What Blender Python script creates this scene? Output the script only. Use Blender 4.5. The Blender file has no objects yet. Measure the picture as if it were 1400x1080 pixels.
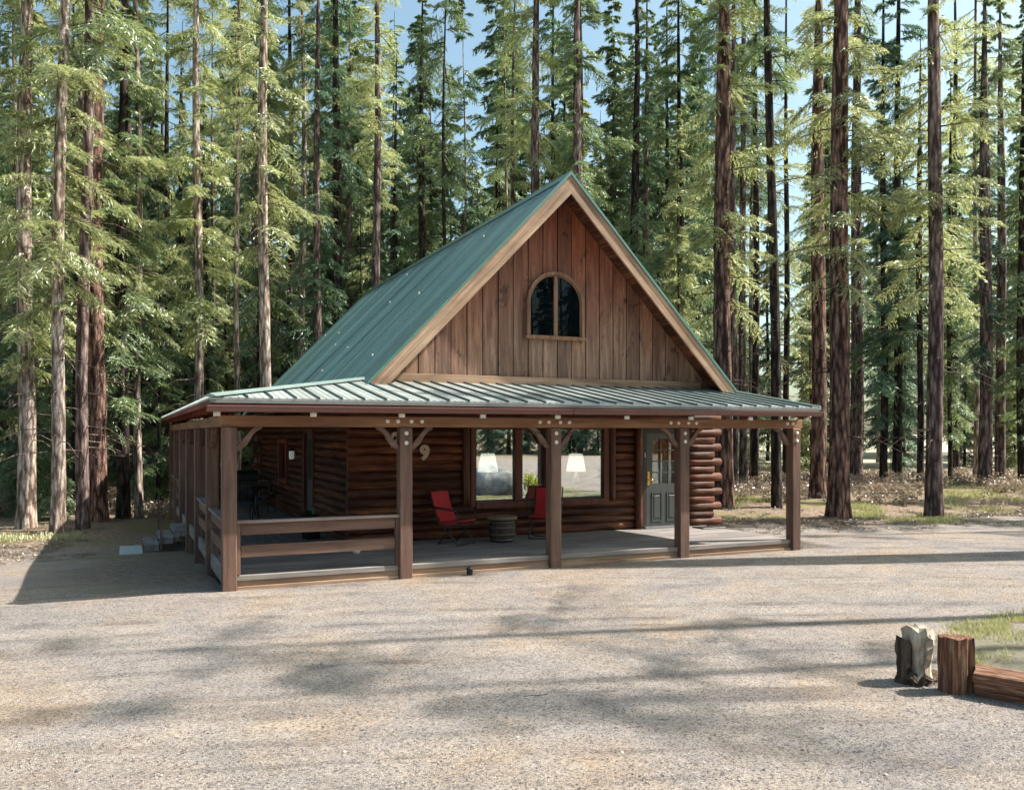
import bpy, bmesh, math, random
import numpy as np
from mathutils import Vector, Matrix
R = math.radians
rnd = random.Random(7)
sc = bpy.context.scene
C = sc.collection

# ------------------------------------------------------------------ camera
F = 1165.0; TH = R(24.45); HC = 2.23; X1, Z1 = -4.036, 12.15
ct, st = math.cos(TH), math.sin(TH)
CAMX, CAMY = -1.355, -12.731
cd = bpy.data.cameras.new('camera'); cam = bpy.data.objects.new('camera', cd); C.objects.link(cam)
cam.location = (CAMX, CAMY, HC); cam.rotation_euler = (R(90), 0, -TH)
cd.sensor_width = 36; cd.lens = F / 1400 * 36; cd.shift_y = 53 / 1400; cd.clip_end = 2000
sc.camera = cam
sc.render.resolution_x = 1024; sc.render.resolution_y = 789
# ------------------------------------------------------------------ light
SD = Vector((0.88, -0.24, 1.0)).normalized()            # towards the sun
w = bpy.data.worlds.new('World'); sc.world = w; w.use_nodes = True
nt = w.node_tree; nt.nodes.clear()
sky = nt.nodes.new('ShaderNodeTexSky'); sky.sky_type = 'NISHITA'; sky.sun_disc = False
sky.sun_elevation = math.asin(SD.z); sky.sun_rotation = math.atan2(SD.x, SD.y)
sky.air_density = 1.0; sky.dust_density = 3.0; sky.ozone_density = .7
bg = nt.nodes.new('ShaderNodeBackground'); bg.inputs[1].default_value = 0.105
wo = nt.nodes.new('ShaderNodeOutputWorld')
tn = nt.nodes.new('ShaderNodeMix'); tn.data_type = 'RGBA'; tn.blend_type = 'MULTIPLY'; tn.inputs[0].default_value = 1; tn.inputs[7].default_value = (1.0, 1.13, 1.0, 1)
nt.links.new(sky.outputs[0], tn.inputs[6]); nt.links.new(tn.outputs[2], bg.inputs[0]); nt.links.new(bg.outputs[0], wo.inputs[0])
sl = bpy.data.lights.new('sun', 'SUN'); sl.energy = 5.0; sl.angle = R(0.55); sl.color = (1, .94, .86)
so = bpy.data.objects.new('sun', sl); C.objects.link(so)
so.rotation_euler = SD.to_track_quat('Z', 'Y').to_euler()
sc.view_settings.view_transform = 'Standard'; sc.view_settings.look = 'None'
sc.view_settings.exposure = 1.15; sc.view_settings.gamma = 1

# ------------------------------------------------------------------ helpers
def pix(px, Z):
    """pixel column + distance from camera plane -> ground position"""
    X = (px - 700) / F * Z
    return (ct * (X - X1) + st * (Z - Z1), -st * (X - X1) + ct * (Z - Z1))
def sstep(a, b, x):
    t = min(1, max(0, (x - a) / (b - a))); return t * t * (3 - 2 * t)
def gz(x, y):
    left = 1 - sstep(-0.5, 9, x)
    z = -0.47 * sstep(-0.5, 8, y) * left
    far = sstep(22, 60, y) * 0.4
    z += 0.10 * math.sin(x * .21 + 1.3) * math.sin(y * .17) * sstep(16, 30, abs(x - 5) + max(0, y))
    return z + far
def pixg(px, py):
    """pixel on the ground -> world"""
    z = 0
    for _ in range(12):
        Z = (HC - z) * F / (py - 593); x, y = pix(px, Z); z = gz(x, y)
    return x, y, Z

class MB:
    def __init__(s): s.v = []; s.f = []; s.m = []; s.sm = []
    def add(s, vs, fs, mi=0, smooth=False):
        o = len(s.v); s.v += [tuple(p) for p in vs]
        for f in fs: s.f.append(tuple(i + o for i in f)); s.m.append(mi); s.sm.append(smooth)
    def box(s, x0, x1, y0, y1, z0, z1, mi=0, b=0.0):
        if b > 0:
            # chamfered box
            bm = bmesh.new(); bmesh.ops.create_cube(bm, size=1)
            for v in bm.verts:
                v.co = Vector(((x0 + x1) / 2 + v.co.x * (x1 - x0), (y0 + y1) / 2 + v.co.y * (y1 - y0), (z0 + z1) / 2 + v.co.z * (z1 - z0)))
            bmesh.ops.bevel(bm, geom=bm.edges[:], offset=b, segments=1, affect='EDGES')
            bm.verts.index_update()
            s.add([v.co for v in bm.verts], [[v.index for v in f.verts] for f in bm.faces], mi); bm.free(); return
        s.add([(x0,y0,z0),(x1,y0,z0),(x1,y1,z0),(x0,y1,z0),(x0,y0,z1),(x1,y0,z1),(x1,y1,z1),(x0,y1,z1)],
              [(0,3,2,1),(4,5,6,7),(0,1,5,4),(1,2,6,5),(2,3,7,6),(3,0,4,7)], mi)
    def tube(s, pts, rs, n=8, mi=0, cap=True, smooth=True, jit=0, rn=None):
        pts = [Vector(p) for p in pts]; rings = []
        if not hasattr(rs, '__len__'): rs = [rs] * len(pts)
        up = None; vs = []; fs = []
        for i, p in enumerate(pts):
            d = (pts[min(i+1, len(pts)-1)] - pts[max(i-1, 0)]).normalized()
            if up is None: up = Vector((0,0,1)) if abs(d.z) < .9 else Vector((1,0,0))
            a = d.cross(up).normalized(); b = a.cross(d).normalized(); up = b
            for k in range(n):
                t = 2 * math.pi * k / n; r = rs[i] * (1 + (rn.uniform(-jit, jit) if jit else 0))
                vs.append(p + a * math.cos(t) * r + b * math.sin(t) * r)
        for i in range(len(pts) - 1):
            for k in range(n):
                k2 = (k + 1) % n
                fs.append((i*n+k, i*n+k2, (i+1)*n+k2, (i+1)*n+k))
        s.add(vs, fs, mi, smooth)
        if cap:
            o = len(s.v) - len(vs)
            s.f.append(tuple(o + k for k in reversed(range(n)))); s.m.append(mi); s.sm.append(False)
            s.f.append(tuple(o + (len(pts)-1)*n + k for k in range(n))); s.m.append(mi); s.sm.append(False)
    def prism(s, poly, axis, lo, hi, mi=0):
        """extrude a 2-D polygon along axis (0,1,2)"""
        n = len(poly); vs = []
        for q in (lo, hi):
            for p in poly:
                c = list(p); c.insert(axis, q); vs.append(c)
        fs = [tuple(range(n)), tuple(range(2*n-1, n-1, -1))]
        for i in range(n):
            j = (i + 1) % n; fs.append((i, i + n, j + n, j))
        s.add(vs, fs, mi)
    def lathe(s, prof, n=20, c=(0,0,0), mi=0, smooth=True):
        vs = []; fs = []
        for r, z in prof:
            for k in range(n):
                t = 2*math.pi*k/n; vs.append((c[0]+r*math.cos(t), c[1]+r*math.sin(t), c[2]+z))
        for i in range(len(prof)-1):
            for k in range(n):
                k2 = (k+1) % n; fs.append((i*n+k, i*n+k2, (i+1)*n+k2, (i+1)*n+k))
        fs.append(tuple(reversed(range(n)))); fs.append(tuple((len(prof)-1)*n+k for k in range(n)))
        s.add(vs, fs, mi, smooth)
    def build(s, name, mats, parent=None, fixn=True):
        me = bpy.data.meshes.new(name); me.from_pydata(s.v, [], s.f)
        if not isinstance(mats, (list, tuple)): mats = [mats]
        for m in mats: me.materials.append(m)
        me.polygons.foreach_set('material_index', s.m); me.polygons.foreach_set('use_smooth', s.sm)
        if fixn:
            bm = bmesh.new(); bm.from_mesh(me); bmesh.ops.recalc_face_normals(bm, faces=bm.faces); bm.to_mesh(me); bm.free()
        me.update()
        o = bpy.data.objects.new(name, me); C.objects.link(o)
        if parent: o.parent = parent
        return o
def tag(o, label=None, cat=None, group=None, kind=None):
    if label: o['label'] = label
    if cat: o['category'] = cat
    if group: o['group'] = group
    if kind: o['kind'] = kind
    return o
def empty(name, loc=(0,0,0), rz=0):
    o = bpy.data.objects.new(name, None); C.objects.link(o); o.location = loc; o.rotation_euler = (0,0,rz)
    o.empty_display_size = .2; return o
def at(mb_obj, parent):   # keep a mesh built in world space correct under a moved parent
    mb_obj.matrix_parent_inverse = Matrix.Translation(-Vector(parent.location)); return mb_obj

# ------------------------------------------------------------------ materials
def newmat(name):
    m = bpy.data.materials.new(name); m.use_nodes = True
    nt = m.node_tree; b = nt.nodes['Principled BSDF']; return m, nt, b
def N(nt, t, **kw):
    n = nt.nodes.new(t)
    for k, v in kw.items():
        if k in n.inputs: n.inputs[k].default_value = v
        else: setattr(n, k, v)
    return n
def ramp(nt, fac, stops):
    r = nt.nodes.new('ShaderNodeValToRGB'); e = r.color_ramp.elements
    while len(e) < len(stops): e.new(0.5)
    for i, (p, c) in enumerate(stops): e[i].position = p; e[i].color = (*c, 1)
    nt.links.new(fac, r.inputs[0]); return r.outputs[0]
def noise(nt, vec, scale, detail=5, rough=.6, dist=0):
    n = nt.nodes.new('ShaderNodeTexNoise'); n.inputs['Scale'].default_value = scale
    n.inputs['Detail'].default_value = detail; n.inputs['Roughness'].default_value = rough; n.inputs['Distortion'].default_value = dist
    nt.links.new(vec, n.inputs['Vector']); return n
def mapping(nt, scale, coord='Object'):
    tc = nt.nodes.new('ShaderNodeTexCoord'); mp = nt.nodes.new('ShaderNodeMapping')
    mp.inputs['Scale'].default_value = scale; nt.links.new(tc.outputs[coord], mp.inputs['Vector']); return mp.outputs[0]
def mixc(nt, fac, a, b, mode='MIX'):
    m = nt.nodes.new('ShaderNodeMix'); m.data_type = 'RGBA'; m.blend_type = mode
    for sk, v in ((0, fac), (6, a), (7, b)):
        if isinstance(v, (int, float)): m.inputs[sk].default_value = v
        elif isinstance(v, tuple): m.inputs[sk].default_value = (*v, 1)
        else: nt.links.new(v, m.inputs[sk])
    return m.outputs[2]
def bump(nt, b, h, strength=.4, dist=.01):
    bp = nt.nodes.new('ShaderNodeBump'); bp.inputs['Strength'].default_value = strength; bp.inputs['Distance'].default_value = dist
    nt.links.new(h, bp.inputs['Height']); nt.links.new(bp.outputs[0], b.inputs['Normal']); return bp

def wood(name, cols, axis=0, rough=.6, grain=14, bs=.5, bd=.006, patch=.9, spec=.3, rot=0, isl=0):
    """cols: dark, mid, light; grain runs along axis"""
    m, nt, b = newmat(name)
    s = [grain]*3; s[axis] = grain*.07
    v = mapping(nt, tuple(s))
    if rot:
        mp1 = nt.nodes.new('ShaderNodeMapping'); mp1.inputs['Rotation'].default_value = (0, rot, 0); mp2 = v.node
        src = mp2.inputs['Vector'].links[0].from_socket; nt.links.new(src, mp1.inputs['Vector']); nt.links.new(mp1.outputs[0], mp2.inputs['Vector'])
    n = noise(nt, v, 1.0, 7, .65, .6)
    c = ramp(nt, n.outputs[0], [(.28, cols[0]), (.5, cols[1]), (.72, cols[2])])
    s2 = [1.6]*3; s2[axis] = .5
    n2 = noise(nt, mapping(nt, tuple(s2)), 1.0, 4, .6)
    g = ramp(nt, n2.outputs[0], [(.3, (patch*.62,)*3), (.62, (1, 1, 1))])
    c2 = mixc(nt, 1.0, c, g, 'MULTIPLY')
    if isl:
        ge = nt.nodes.new('ShaderNodeNewGeometry'); c2 = mixc(nt, 1.0, c2, ramp(nt, ge.outputs['Random Per Island'], [(0,(1-isl,)*3),(1,(1+isl,1+isl*.8,1+isl*.7))]), 'MULTIPLY')
    nt.links.new(c2, b.inputs['Base Color']); b.inputs['Roughness'].default_value = rough
    b.inputs['Specular IOR Level'].default_value = spec
    bump(nt, b, n.outputs[0], bs, bd)
    return m
def plain(name, col, rough=.5, metal=0, var=.15, scale=6, spec=.5):
    m, nt, b = newmat(name)
    n = noise(nt, mapping(nt, (1,1,1)), scale, 5, .6)
    lo = tuple(x*(1-var) for x in col); hi = tuple(min(1, x*(1+var)) for x in col)
    nt.links.new(ramp(nt, n.outputs[0], [(.3, lo), (.7, hi)]), b.inputs['Base Color'])
    b.inputs['Roughness'].default_value = rough; b.inputs['Metallic'].default_value = metal
    b.inputs['Specular IOR Level'].default_value = spec
    bump(nt, b, n.outputs[0], .15, .003)
    return m
M = {}
LOGC = ((.012,.004,.003), (.10,.031,.015), (.32,.125,.055))
M['log_x'] = wood('stained_log_x', LOGC, 0, .6, 16, .9, .016, .62, isl=.35)
M['log_y'] = wood('stained_log_y_shaded', tuple(tuple(c*.8 for c in q) for q in LOGC), 1, .6, 16, .9, .016, .62, isl=.35)  # same stain darkened to paint porch shade into the side-wall logs
M['log_z'] = wood('stained_log_z', LOGC, 2, .5, 16, .6, .01)
M['log_end'] = wood('log_end_grain', ((.07,.03,.02),(.17,.085,.05),(.27,.16,.11)), 0, .75, 20)
TR = ((.09,.047,.035), (.165,.093,.068), (.25,.15,.11))
M['trim_x'] = wood('painted_trim_x', TR, 0, .65, 12, .25, .004)
M['trim_y'] = wood('painted_trim_y', TR, 1, .65, 12, .25, .004)
M['trim_z'] = wood('painted_trim_z', TR, 2, .65, 12, .3, .004)
BM = ((.15,.065,.035), (.25,.12,.063), (.35,.19,.10))
M['beam_x'] = wood('beam_x', BM, 0, .6, 10, .4, .006)
M['beam_y'] = wood('beam_y', BM, 1, .6, 10, .4, .006)
M['rake'] = wood('rake_board', ((.15,.085,.055), (.33,.205,.13), (.48,.33,.225)), 0, .7, 9, .45, .006)
RKC = ((.15,.085,.055), (.35,.22,.14), (.52,.37,.26))
M['rake_l'] = wood('rake_board_left', RKC, 0, .7, 9, .45, .006, rot=R(46))
M['rake_r'] = wood('rake_board_right', RKC, 0, .7, 9, .45, .006, rot=R(-46))
M['rafter'] = wood('red_rafter', ((.10,.02,.012), (.19,.045,.025), (.27,.07,.04)), 1, .7, 9)
M['deck'] = wood('deck_board', ((.17,.155,.15), (.27,.245,.235), (.37,.34,.32)), 0, .75, 14, .5, .004, isl=.16)
M['deck_y'] = wood('deck_board_y', ((.15,.14,.135), (.23,.21,.20), (.33,.30,.28)), 1, .75, 14, .4, .004)
M['step'] = wood('step_board', ((.16,.15,.15), (.26,.25,.25), (.34,.33,.33)), 1, .8, 14)
M['white'] = plain('white_paint', (.72,.66,.58), .5, 0, .08)
M['dark'] = plain('dark_frame', (.025,.018,.015), .5)
M['black'] = plain('black_metal', (.018,.018,.02), .4)
M['redfab'] = plain('red_canvas', (.42,.014,.018), .75, 0, .2, 30)
M['barrel'] = wood('barrel_stave', ((.02,.012,.008), (.06,.033,.02), (.12,.07,.045)), 2, .7)
M['barrel_top'] = wood('barrel_top', ((.16,.11,.07), (.28,.19,.13), (.4,.3,.2)), 0, .7)
M['hoop'] = plain('iron_hoop', (.12,.12,.12), .55, .6)
M['gutter'] = plain('brown_gutter', (.14,.055,.045), .28, 0, .06, 3, .6)
M['grey'] = plain('grey_metal', (.3,.3,.31), .4, .5)
M['brass'] = plain('brass', (.8,.5,.12), .25, 1, .05)
M['doorpaint'] = plain('door_paint', (.062,.068,.064), .42, 0, .08, 4)
M['paver'] = plain('concrete_paver', (.42,.45,.45), .85, 0, .12, 20)
M['cream'] = plain('cream_ceramic', (.75,.72,.65), .35, 0, .05)
M['inside'] = plain('interior_wall', (.10,.055,.035), .8)
M['blind'] = plain('window_blind', (.62,.64,.62), .8, 0, .05)
# siding: individual boards vary, greyer low down (weathered), redder up high
def siding():
    m, nt, b = newmat('gable_siding')
    n = noise(nt, mapping(nt, (13, 13, .9)), 1, 7, .65, .8)
    k = noise(nt, mapping(nt, (5, 5, 2.2)), 1, 3, .6, 1.5)
    geo = nt.nodes.new('ShaderNodeNewGeometry'); isl = geo.outputs['Random Per Island']
    tc = nt.nodes.new('ShaderNodeTexCoord'); sx = nt.nodes.new('ShaderNodeSeparateXYZ'); nt.links.new(tc.outputs['Object'], sx.inputs[0])
    wn = noise(nt, mapping(nt, (1.2, 1.2, .6)), 1, 4)
    ma = nt.nodes.new('ShaderNodeMath'); ma.operation = 'MULTIPLY_ADD'; ma.inputs[1].default_value = 2.2; nt.links.new(wn.outputs[0], ma.inputs[0]); nt.links.new(sx.outputs[2], ma.inputs[2])
    mr = nt.nodes.new('ShaderNodeMapRange'); mr.inputs[1].default_value = 4.6; mr.inputs[2].default_value = 7.2; nt.links.new(ma.outputs[0], mr.inputs[0])
    lowc = ramp(nt, n.outputs[0], [(.25,(.075,.035,.022)),(.5,(.20,.115,.075)),(.78,(.42,.285,.205))])
    hic = ramp(nt, n.outputs[0], [(.25,(.09,.024,.012)),(.5,(.22,.064,.028)),(.75,(.36,.13,.06))])
    c = mixc(nt, mr.outputs[0], lowc, hic)
    kn = ramp(nt, k.outputs[0], [(.31,(.38,.32,.30)),(.39,(1,1,1)),(.62,(1,1,1)),(.72,(1.35,1.28,1.2))])
    c = mixc(nt, 1, c, kn, 'MULTIPLY')
    v = ramp(nt, isl, [(0,(.66,.63,.62)),(.5,(.95,.93,.92)),(1,(1.12,1.06,1.0))])
    c = mixc(nt, 1, c, v, 'MULTIPLY')
    nt.links.new(c, b.inputs['Base Color']); b.inputs['Roughness'].default_value = .7
    bump(nt, b, n.outputs[0], .5, .006); return m
M['siding'] = siding()
def roofmat(name, col, rough, sx, bs, streak):
    m, nt, b = newmat(name)
    n = noise(nt, mapping(nt, sx), 1, 4, .55)
    d = noise(nt, mapping(nt, (3,3,3)), 1, 6, .7)
    c = ramp(nt, n.outputs[0], [(.3, tuple(x*(1-streak) for x in col)), (.7, tuple(x*(1+streak) for x in col))])
    dd = ramp(nt, d.outputs[0], [(.35,(.85,.85,.82)),(.65,(1,1,1))])
    sp_ = noise(nt, mapping(nt, (26,26,26)), 1, 3, .7); bg_ = noise(nt, mapping(nt, (1.2,1.2,1.2)), 1, 4, .6)
    mu = nt.nodes.new('ShaderNodeMath'); mu.operation = 'MULTIPLY'; nt.links.new(sp_.outputs[0], mu.inputs[0]); nt.links.new(bg_.outputs[0], mu.inputs[1])
    lit = ramp(nt, mu.outputs[0], [(.36,(0,0,0)),(.40,(.7,.7,.7))])
    nt.links.new(mixc(nt, lit, mixc(nt, 1, c, dd, 'MULTIPLY'), (.11,.075,.045)), b.inputs['Base Color'])
    r = nt.nodes.new('ShaderNodeMapRange'); r.inputs[3].default_value = rough*.8; r.inputs[4].default_value = rough*1.35
    nt.links.new(d.outputs[0], r.inputs[0]); nt.links.new(r.outputs[0], b.inputs['Roughness'])
    b.inputs['Specular IOR Level'].default_value = .8
    b.inputs['Coat Weight'].default_value = .4; b.inputs['Coat Roughness'].default_value = .25
    bump(nt, b, n.outputs[0], bs, .02); return m
M['roof'] = roofmat('green_metal_roof', (.075,.160,.160), .36, (.12, 1.5, .12), .7, .5)
M['roof_p'] = roofmat('green_porch_metal_sheen', (.44,.475,.46), .33, (1.2,.9,.4), .25, .22)  # green metal paled so its colour holds the grazing sky reflection
M['seam'] = plain('porch_roof_seam', (.045,.085,.08), .4)
M['cap_p'] = roofmat('porch_hip_cap', (.20,.27,.25), .4, (1,1,1), .1, .1)
M['roof_cap'] = roofmat('green_roof_cap', (.05,.16,.13), .4, (1,1,1), .1, .1)
def glass(name, refl=.75, tint=(.01,.012,.014), rough=.01):
    m, nt, b = newmat(name); nt.nodes.remove(b)
    gl = N(nt, 'ShaderNodeBsdfGlossy'); gl.inputs['Roughness'].default_value = rough; gl.inputs['Color'].default_value = (.92,.95,.95,1)
    tr = N(nt, 'ShaderNodeBsdfTransparent'); tr.inputs['Color'].default_value = (.8,.84,.82,1)
    mx = N(nt, 'ShaderNodeMixShader'); mx.inputs[0].default_value = refl
    n = noise(nt, mapping(nt, (1.1,1.1,1.1)), 1, 1); bp = N(nt, 'ShaderNodeBump'); bp.inputs['Strength'].default_value = .02; bp.inputs['Distance'].default_value = .02
    nt.links.new(n.outputs[0], bp.inputs['Height']); nt.links.new(bp.outputs[0], gl.inputs['Normal'])
    nt.links.new(tr.outputs[0], mx.inputs[1]); nt.links.new(gl.outputs[0], mx.inputs[2])
    nt.links.new(mx.outputs[0], nt.nodes['Material Output'].inputs[0]); return m
M['glass'] = glass('window_glass', .62)
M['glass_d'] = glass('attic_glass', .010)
M['glass_o'] = glass('door_glass', .16)
def emis(name, col, s):
    m, nt, b = newmat(name); b.inputs['Base Color'].default_value = (*col, 1)
    b.inputs['Emission Color'].default_value = (*col, 1); b.inputs['Emission Strength'].default_value = s; return m
M['shade'] = emis('lit_lamp_shade', (.95,.92,.82), 1.7)
M['pane_light_sheet'] = plain('amber_reflection', (.75,.22,.03), .8, 0, .3, 12)  # orange reflection in the door panes, put into a sheet's colour

def bark(name, cols, bs=.9):
    m, nt, b = newmat(name)
    oi = nt.nodes.new('ShaderNodeObjectInfo')
    vo = nt.nodes.new('ShaderNodeTexVoronoi'); vo.feature = 'F1'; vo.inputs['Scale'].default_value = 1
    mp = mapping(nt, (11, 11, 2.3)); nw = noise(nt, mp, .8, 5, .7)
    va = nt.nodes.new('ShaderNodeVectorMath'); va.operation = 'MULTIPLY_ADD'; va.inputs[1].default_value = (1.6,1.6,1.6)
    nt.links.new(nw.outputs['Color'], va.inputs[0]); nt.links.new(mp, va.inputs[2]); nt.links.new(va.outputs[0], vo.inputs['Vector'])
    f = noise(nt, mapping(nt, (30,30,8)), 1, 6, .7)
    c = ramp(nt, vo.outputs['Distance'], [(.05, cols[2]), (.40, cols[1]), (.70, cols[0])])
    c2 = ramp(nt, f.outputs[0], [(.3,(.5,.48,.46)),(.7,(1,1,1))])
    big = noise(nt, mapping(nt, (1.2,1.2,.35)), 1, 4); c3 = ramp(nt, big.outputs[0], [(.32,(.58,.57,.60)),(.5,(.95,.93,.92)),(.68,(1.10,1.02,.96))])
    c = mixc(nt, 1, mixc(nt, 1, c, c2, 'MULTIPLY'), c3, 'MULTIPLY')
    nt.links.new(c, b.inputs['Base Color']); b.inputs['Roughness'].default_value = .9; b.inputs['Specular IOR Level'].default_value = .2
    inv = nt.nodes.new('ShaderNodeMath'); inv.operation = 'SUBTRACT'; nt.links.new(f.outputs[0], inv.inputs[0]); nt.links.new(vo.outputs['Distance'], inv.inputs[1])
    bump(nt, b, inv.outputs[0], bs, .035); return m
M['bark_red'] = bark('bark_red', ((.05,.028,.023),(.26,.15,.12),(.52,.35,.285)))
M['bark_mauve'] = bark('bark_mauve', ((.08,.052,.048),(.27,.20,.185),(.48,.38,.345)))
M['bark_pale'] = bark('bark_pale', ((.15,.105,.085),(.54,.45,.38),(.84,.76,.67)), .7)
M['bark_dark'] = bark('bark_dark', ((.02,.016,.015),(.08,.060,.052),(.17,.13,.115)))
def leaf(name, a, bcol, tcol, tr=.4):
    m, nt, b = newmat(name); nt.nodes.remove(b)
    geo = nt.nodes.new('ShaderNodeNewGeometry')
    n = noise(nt, mapping(nt, (1.1,1.1,1.1)), 1, 3, .6)
    ad = nt.nodes.new('ShaderNodeMath'); ad.operation = 'MULTIPLY_ADD'; ad.inputs[1].default_value = .45
    nt.links.new(geo.outputs['Random Per Island'], ad.inputs[0])
    ml = nt.nodes.new('ShaderNodeMath'); ml.operation = 'MULTIPLY'; ml.inputs[1].default_value = .62; nt.links.new(n.outputs[0], ml.inputs[0])
    nt.links.new(ml.outputs[0], ad.inputs[2])
    c = ramp(nt, ad.outputs[0], [(.2, a), (.75, bcol)])
    oi = nt.nodes.new('ShaderNodeObjectInfo'); hs = nt.nodes.new('ShaderNodeHueSaturation')
    mr = nt.nodes.new('ShaderNodeMapRange'); mr.inputs[3].default_value = .75; mr.inputs[4].default_value = 1.3
    nt.links.new(oi.outputs['Random'], mr.inputs[0]); nt.links.new(mr.outputs[0], hs.inputs['Value']); nt.links.new(c, hs.inputs['Color'])
    c = hs.outputs[0]
    d = N(nt, 'ShaderNodeBsdfDiffuse'); nt.links.new(c, d.inputs[0])
    t = N(nt, 'ShaderNodeBsdfTranslucent'); nt.links.new(mixc(nt, .5, c, tcol), t.inputs[0])
    g = N(nt, 'ShaderNodeBsdfGlossy'); g.inputs['Roughness'].default_value = .45; g.inputs[0].default_value = (.9,.95,.9,1)
    m1 = N(nt, 'ShaderNodeMixShader'); m1.inputs[0].default_value = tr; nt.links.new(d.outputs[0], m1.inputs[1]); nt.links.new(t.outputs[0], m1.inputs[2])
    m2 = N(nt, 'ShaderNodeMixShader'); m2.inputs[0].default_value = .10; nt.links.new(m1.outputs[0], m2.inputs[1]); nt.links.new(g.outputs[0], m2.inputs[2])
    nt.links.new(m2.outputs[0], nt.nodes['Material Output'].inputs[0]); return m
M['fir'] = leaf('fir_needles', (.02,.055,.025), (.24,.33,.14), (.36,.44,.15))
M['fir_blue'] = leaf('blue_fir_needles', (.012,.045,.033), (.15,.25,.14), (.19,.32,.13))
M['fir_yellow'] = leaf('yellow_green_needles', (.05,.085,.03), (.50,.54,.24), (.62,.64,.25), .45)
M['fir_far'] = leaf('hazed_fir_needles', (.035,.085,.05), (.30,.38,.21), (.36,.46,.22))  # lightened to put distance haze and sunlit foliage into the colour
M['brush'] = leaf('dry_brush_leaves', (.14,.085,.06), (.42,.31,.225), (.36,.26,.17), .3)
M['grass'] = leaf('fresh_grass', (.15,.16,.05), (.44,.41,.17), (.44,.45,.13), .35)
M['bush_y'] = leaf('yellow_shrub', (.25,.30,.03), (.60,.62,.06), (.5,.5,.05), .3)
M['plant'] = leaf('potted_plant_leaf', (.02,.05,.03), (.05,.11,.06), (.05,.1,.04), .2)

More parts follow.
